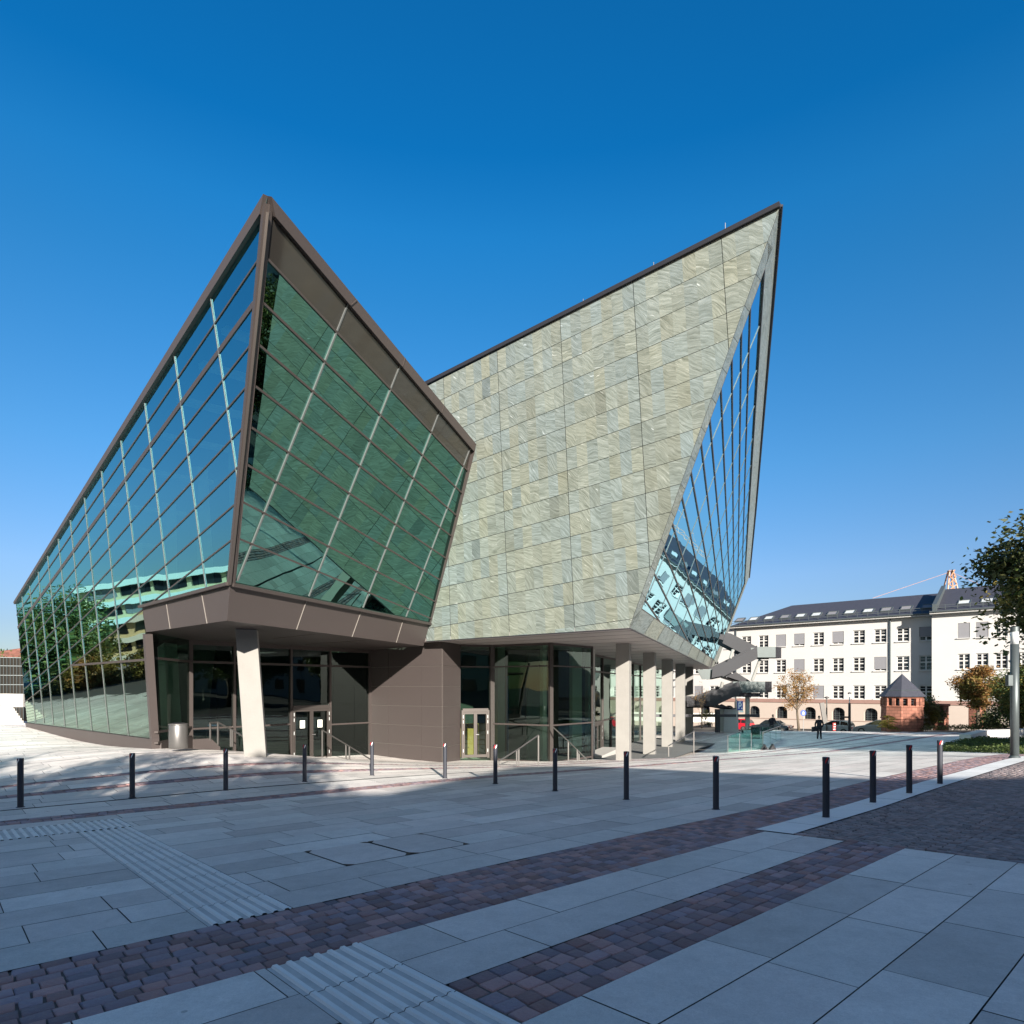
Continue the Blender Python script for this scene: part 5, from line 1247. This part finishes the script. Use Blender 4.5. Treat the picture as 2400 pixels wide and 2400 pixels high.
shrub(2340,1708,56,3.4,1.7,'dark bushes under the orange tree','leafg',4000,.1,4)
shrub(2385,1708,52,3.,2.2,'dark bush behind the thick lamp column','leafd',3000,.1,5)
shrub(1654,1688,57,.7,.9,'small bright green shrub above the low white wall','leafy',500,.06,6)
shrub(1662,1702,57,.9,.5,'dark planting at the foot of the low white wall','leafd',400,.05,7)
# ground cover bed at right
pts=[]
ga_,gb_=gp(2205,1757),gp(2250,1738)
N_=16000
uu=rng.uniform(0,1,N_); vv_=rng.uniform(0,1,N_)
A0=gp(2196,1761);A1=gp(2410,1768);A2=gp(2415,1737);A3=gp(2262,1739)
X=(A0.x*(1-uu)+A1.x*uu)*(1-vv_)+(A3.x*(1-uu)+A2.x*uu)*vv_; Y=(A0.y*(1-uu)+A1.y*uu)*(1-vv_)+(A3.y*(1-uu)+A2.y*uu)*vv_
Z=G(X,Y)+rng.uniform(0,.26,N_)*(1+.5*np.sin(X*3)*np.cos(Y*2))
v,f=leaf_mesh(np.stack([X,Y,Z],1),.055); struct(tag(mkobj('ground_cover',v.tolist(),f,'leafg'),'dark ivy ground cover in the bed at right','ground cover'),'stuff')
N_=3000; X=rng.uniform(0,1,N_); a=at(2120,1713,57); b=at(2420,1712,50); P=np.stack([a.x+(b.x-a.x)*X,a.y+(b.y-a.y)*X+rng.uniform(0,3,N_),a.z+(b.z-a.z)*X+rng.uniform(0,.35,N_)],1)
v,f=leaf_mesh(P,.07); struct(tag(mkobj('grass',v.tolist(),f,'grass'),'dry grass at the foot of the bushes beyond the square','grass'),'stuff')
# ================================================================== LEFT EDGE
st_=empty('stone_steps',at(20,1701,34),'flight of white stone steps beside a sloping grey wall at the left edge','steps')
m=MB()
A=at(62,1700,33.6); dirn=V(-.763,.646,0); nrm_=V(-.646,-.763,0)
for i in range(8):
    a=A+dirn*(.35*i)+nrm_*.05; m.hexa([a+V(0,0,-.4),a+nrm_*1.6+V(0,0,-.4),a+nrm_*1.6+dirn*(8-.35*i)+V(0,0,-.4),a+dirn*(8-.35*i)+V(0,0,-.4)],[a+V(0,0,.12*(i+1)+.0),a+nrm_*1.6+V(0,0,.12*(i+1)),a+nrm_*1.6+dirn*(8-.35*i)+V(0,0,.12*(i+1)),a+dirn*(8-.35*i)+V(0,0,.12*(i+1))])
m.build('steps','whitec',st_)
m=MB(); a=at(54,1657,38); b=at(-60,1657,38); m.slab([a,b,at(-60,1626,38),at(14,1626,38),at(54,1627,38)],(0,.5,0)); m.build('side_wall','conc2',st_)
gw=empty('glazed_wing',at(20,1650,60),'distant low glazed wing with a fine grid, left of the glass wall','building')
a=at(-70,1540,60); b=at(56,1540,62); m=MB(); m.slab([V(a.x,a.y,-4),V(b.x,b.y,-4),V(b.x,b.y,2.9),V(a.x,a.y,2.9)],(0,6,0)); m.build('glass_wall','tintband',gw)
m=MB()
for i in range(17):
    q=a.lerp(b,i/16); m.beam(V(q.x,q.y-.05,-3),V(q.x,q.y-.05,2.9),.05,.05,(0,-1,0))
for z in (-1.5,-.6,.3,1.2,2.1,2.9): m.beam(V(a.x,a.y-.05,z),V(b.x,b.y-.05,z),.05,.05,(0,-1,0))
m.build('glazing_bars','zinc',gw)
rb=empty('red_roofed_building',at(20,1600,85),'low reddish-brown roof of a distant building at the far left','building')
a=at(-80,1600,85); b=at(60,1600,85); m=MB(); m.slab([V(a.x,85,-4),V(b.x,85,-4),V(b.x,85,4.0),V(a.x,85,4.0)],(0,8,0)); m.build('wall','band',rb)
m=MB(); m.poly([V(a.x,84.5,4.0),V(b.x,84.5,4.0),V(b.x,90,6.2),V(a.x,90,5.1)]); m.build('roof','sand',rb)
tree('broadleaf_tree',at(10,1640,66),5,at(8,1578,66),(3.2,2.,2.0),4000,.16,[('leafg',1.)],'dark green tree behind the low glazed wing at far left',trunk_r=.15,clumps=40,seed=21)
# ================================================================== CRANE
D_=135.; cr=empty('tower_crane',at(2228,1400,D_),'distant orange tower crane top with stay cables behind the roof','crane')
m=MB(); a=at(2222,1400,D_); w=1.2
apx=at(2228,1337,D_)
for sx in (-1,1):
    for sy in (-1,1): m.tube(at(2227,1420,D_)+V(sx*1.6,sy*1.2,0),apx+V(sx*.35,sy*.2,0),.16,n=6)
for i in range(5):
    t=i/5; t2=(i+1)/5; A=at(2227,1420,D_); 
    for sg in (-1,1): m.tube(A.lerp(apx,t)+V(sg*(1.6-1.25*t),-.8,0),A.lerp(apx,t2)+V(-sg*(1.6-1.25*t2),-.8,0),.10,n=5)
m.build('mast_head','orange',cr)
for a,b in (((2228,1340),(2045,1402)),((2228,1340),(2330,1385))): MB().tube(at(*a,D_),at(*b,D_),.035,n=5).build('cable','orange',cr)
m=MB(); j0_=at(1990,1420,D_); j1_=at(2330,1397,D_)
for dz in (0,.8): m.tube(j0_+V(0,0,dz),j1_+V(0,0,dz),.05,n=5)
for i in range(40): m.tube(j0_.lerp(j1_,i/40)+V(0,0,(i%2)*.8),j0_.lerp(j1_,(i+1)/40)+V(0,0,((i+1)%2)*.8),.04,n=4)
m.build('jib','orange',cr)

# ================================================================== AROUND AND BEHIND THE CAMERA (reflected and casting the shade)
sb=empty('shade_building',(8,-24,-1),'brick office block behind the viewer whose roofline shades the square','building')
prof=[(-34,8.3),(5.6,8.7),(8.0,9.7),(10.6,10.95),(13.0,11.0),(15.2,9.9),(17.3,9.2),(60,9.2)]
m=MB(); m.slab([V(x,-22,z) for x,z in prof]+[V(60,-22,-2),V(-34,-22,-2)],(0,-12,0)); m.build('wall','beige',sb)
m=MB()
for (x0,z0),(x1,z1) in zip(prof,prof[1:]): m.slab([V(x0,-21.9,z0),V(x1,-21.9,z1),V(x1,-34,z1),V(x0,-34,z0)],(0,0,.06))
m.build('roof','slate',sb)
for i in range(20):
    for z in (-.4,2.9,6.0):
        x=-31+i*4.4; MB().box((x,-21.97,z+.8),(2.2,.08,1.7)).build('window','pane',sb)
for i,(x,y,h,r,s_) in enumerate(((-9.5,-9.5,6.2,2.6,31),(-4.6,-8,6.0,2.5,32),(-15,-8,6.4,2.8,33),(.2,-11.5,7.0,2.1,34),(-20.5,-9,6.5,2.9,36))):
    b=V(x,y,float(G(x,y))); tree('street_tree',b,h,V(x,y,h-1.2+.0),(r,r,1.75),3600,.15,[('leafg',.6),('leafy',.4)],
      ['green street tree behind the viewer, second from the left','green street tree behind the viewer in the middle','green street tree behind the viewer beside the leftmost','green street tree behind the viewer nearest the gable','leftmost green street tree behind the viewer'][i],group='street trees behind the viewer',trunk_r=.16,clumps=34,seed=s_)
# banded apartment block off to the left (mirrored in the long glass wall)
ab=empty('apartment_block',(-76,40,-6),'beige apartment block with white balcony bands, off to the left','apartment building')
fa_,fb_=V(-80.3,52.5,0),V(-88.5,5,0); tt=(fb_-fa_).normalized(); nn_=V(-tt.y,tt.x,0); nn_=nn_ if nn_.x>0 else -nn_
m=MB(); top=7.6; m.slab([V(fa_.x,fa_.y,-8),V(fb_.x,fb_.y,-8),V(fb_.x,fb_.y,top),V(fa_.x,fa_.y,top)],-nn_*16); m.build('wall','beige',ab)
for k in range(6):
    z=top-2.35*k
    MB().slab([fa_+nn_*.02+V(0,0,z-.55),fb_+nn_*.02+V(0,0,z-.55),fb_+nn_*.02+V(0,0,z+.15),fa_+nn_*.02+V(0,0,z+.15)],nn_*.9).build('balcony_band','paper',ab)
    for j in range(11):
        p=fa_+tt*(1.2+4.1*j); MB().slab([p+nn_*.03+V(0,0,z-1.75),p+tt*3.3+nn_*.03+V(0,0,z-1.75),p+tt*3.3+nn_*.03+V(0,0,z-.6),p+nn_*.03+V(0,0,z-.6)],nn_*.05).build('window','pane' if (j*3+k)%4 else 'blind',ab)
tree('broadleaf_tree',V(-60.5,47,-3.5),12,V(-60.5,47,1.8),(4.2,4.2,3.7),24000,.18,[('leafg',.7),('leafy',.3)],'large green tree off to the left, mirrored in the long glass wall',trunk_r=.4,clumps=110,seed=41)
tree('autumn_tree',V(-47,39,-2.7),5,V(-47,39,-1.2),(2.3,2.,1.2),4000,.13,[('leafy',.6),('leafo',.4)],'small yellowing tree off to the left in front of the apartment block',trunk_r=.12,clumps=40,seed=42)
tree('autumn_tree',V(-45,33,-2.7),5,V(-45,33,-.9),(2.0,2.,1.1),4000,.13,[('leafy',.7),('leafo',.3)],'small yellowing tree off to the left, nearer the viewer',trunk_r=.12,clumps=40,seed=43)
N_=9000; a=V(-50,46,0); b=V(-46,28,0); X=rng.uniform(0,1,N_); W_=rng.normal(0,1.,N_); xx=a.x+(b.x-a.x)*X+W_; yy=a.y+(b.y-a.y)*X+W_*.3
v,f=leaf_mesh(np.stack([xx,yy,G(xx,yy)+rng.uniform(0,1.0,N_)],1),.12); struct(tag(mkobj('tall_grass',v.tolist(),f,'grass'),'bed of tall ornamental grass off to the left','grass'),'stuff')
# poplars and block to the right, mirrored in the entrance glass

for i,(x,y,h,r) in enumerate(((27.5,11.5,10,3.6),(33.5,14,10.5,3.8),(43,24,8,3.8),(41,-6,8,3.8),(58,10,9.5,4.6))):
    tree('broadleaf_tree',V(x,y,-1.6),h,V(x,y,h*.5),(r,r,h*.38),14000,.26,[('leafg',.7),('leafd',.3)],['tall green tree to the right of the viewer, level with him','tall green tree to the right, beside the planted bed','tall green tree to the right, farthest along the street','tall green tree behind the viewer on the right','tall green tree in the back row to the right'][i],group='trees along the right-hand street',trunk_r=.25,clumps=50,seed=60+i)
rw=empty('town_house_row',(76,10,-2),'row of pale town houses to the right of the viewer','building')
MB().slab([V(74,-30,-3),V(74,50,-3),V(74,50,9.5),V(74,-30,9.5)],(12,0,0)).build('wall','plaster',rw)
MB().slab([V(73.6,-30,9.5),V(73.6,50,9.5),V(80,50,13.5),V(80,-30,13.5)],(0,0,.1)).build('roof','slate',rw)
for j in range(22):
    for z in (-.5,2.8,6.): MB().box((73.97,-27+j*3.5,z+.8),(.08,1.3,1.8)).build('window','pane',rw)
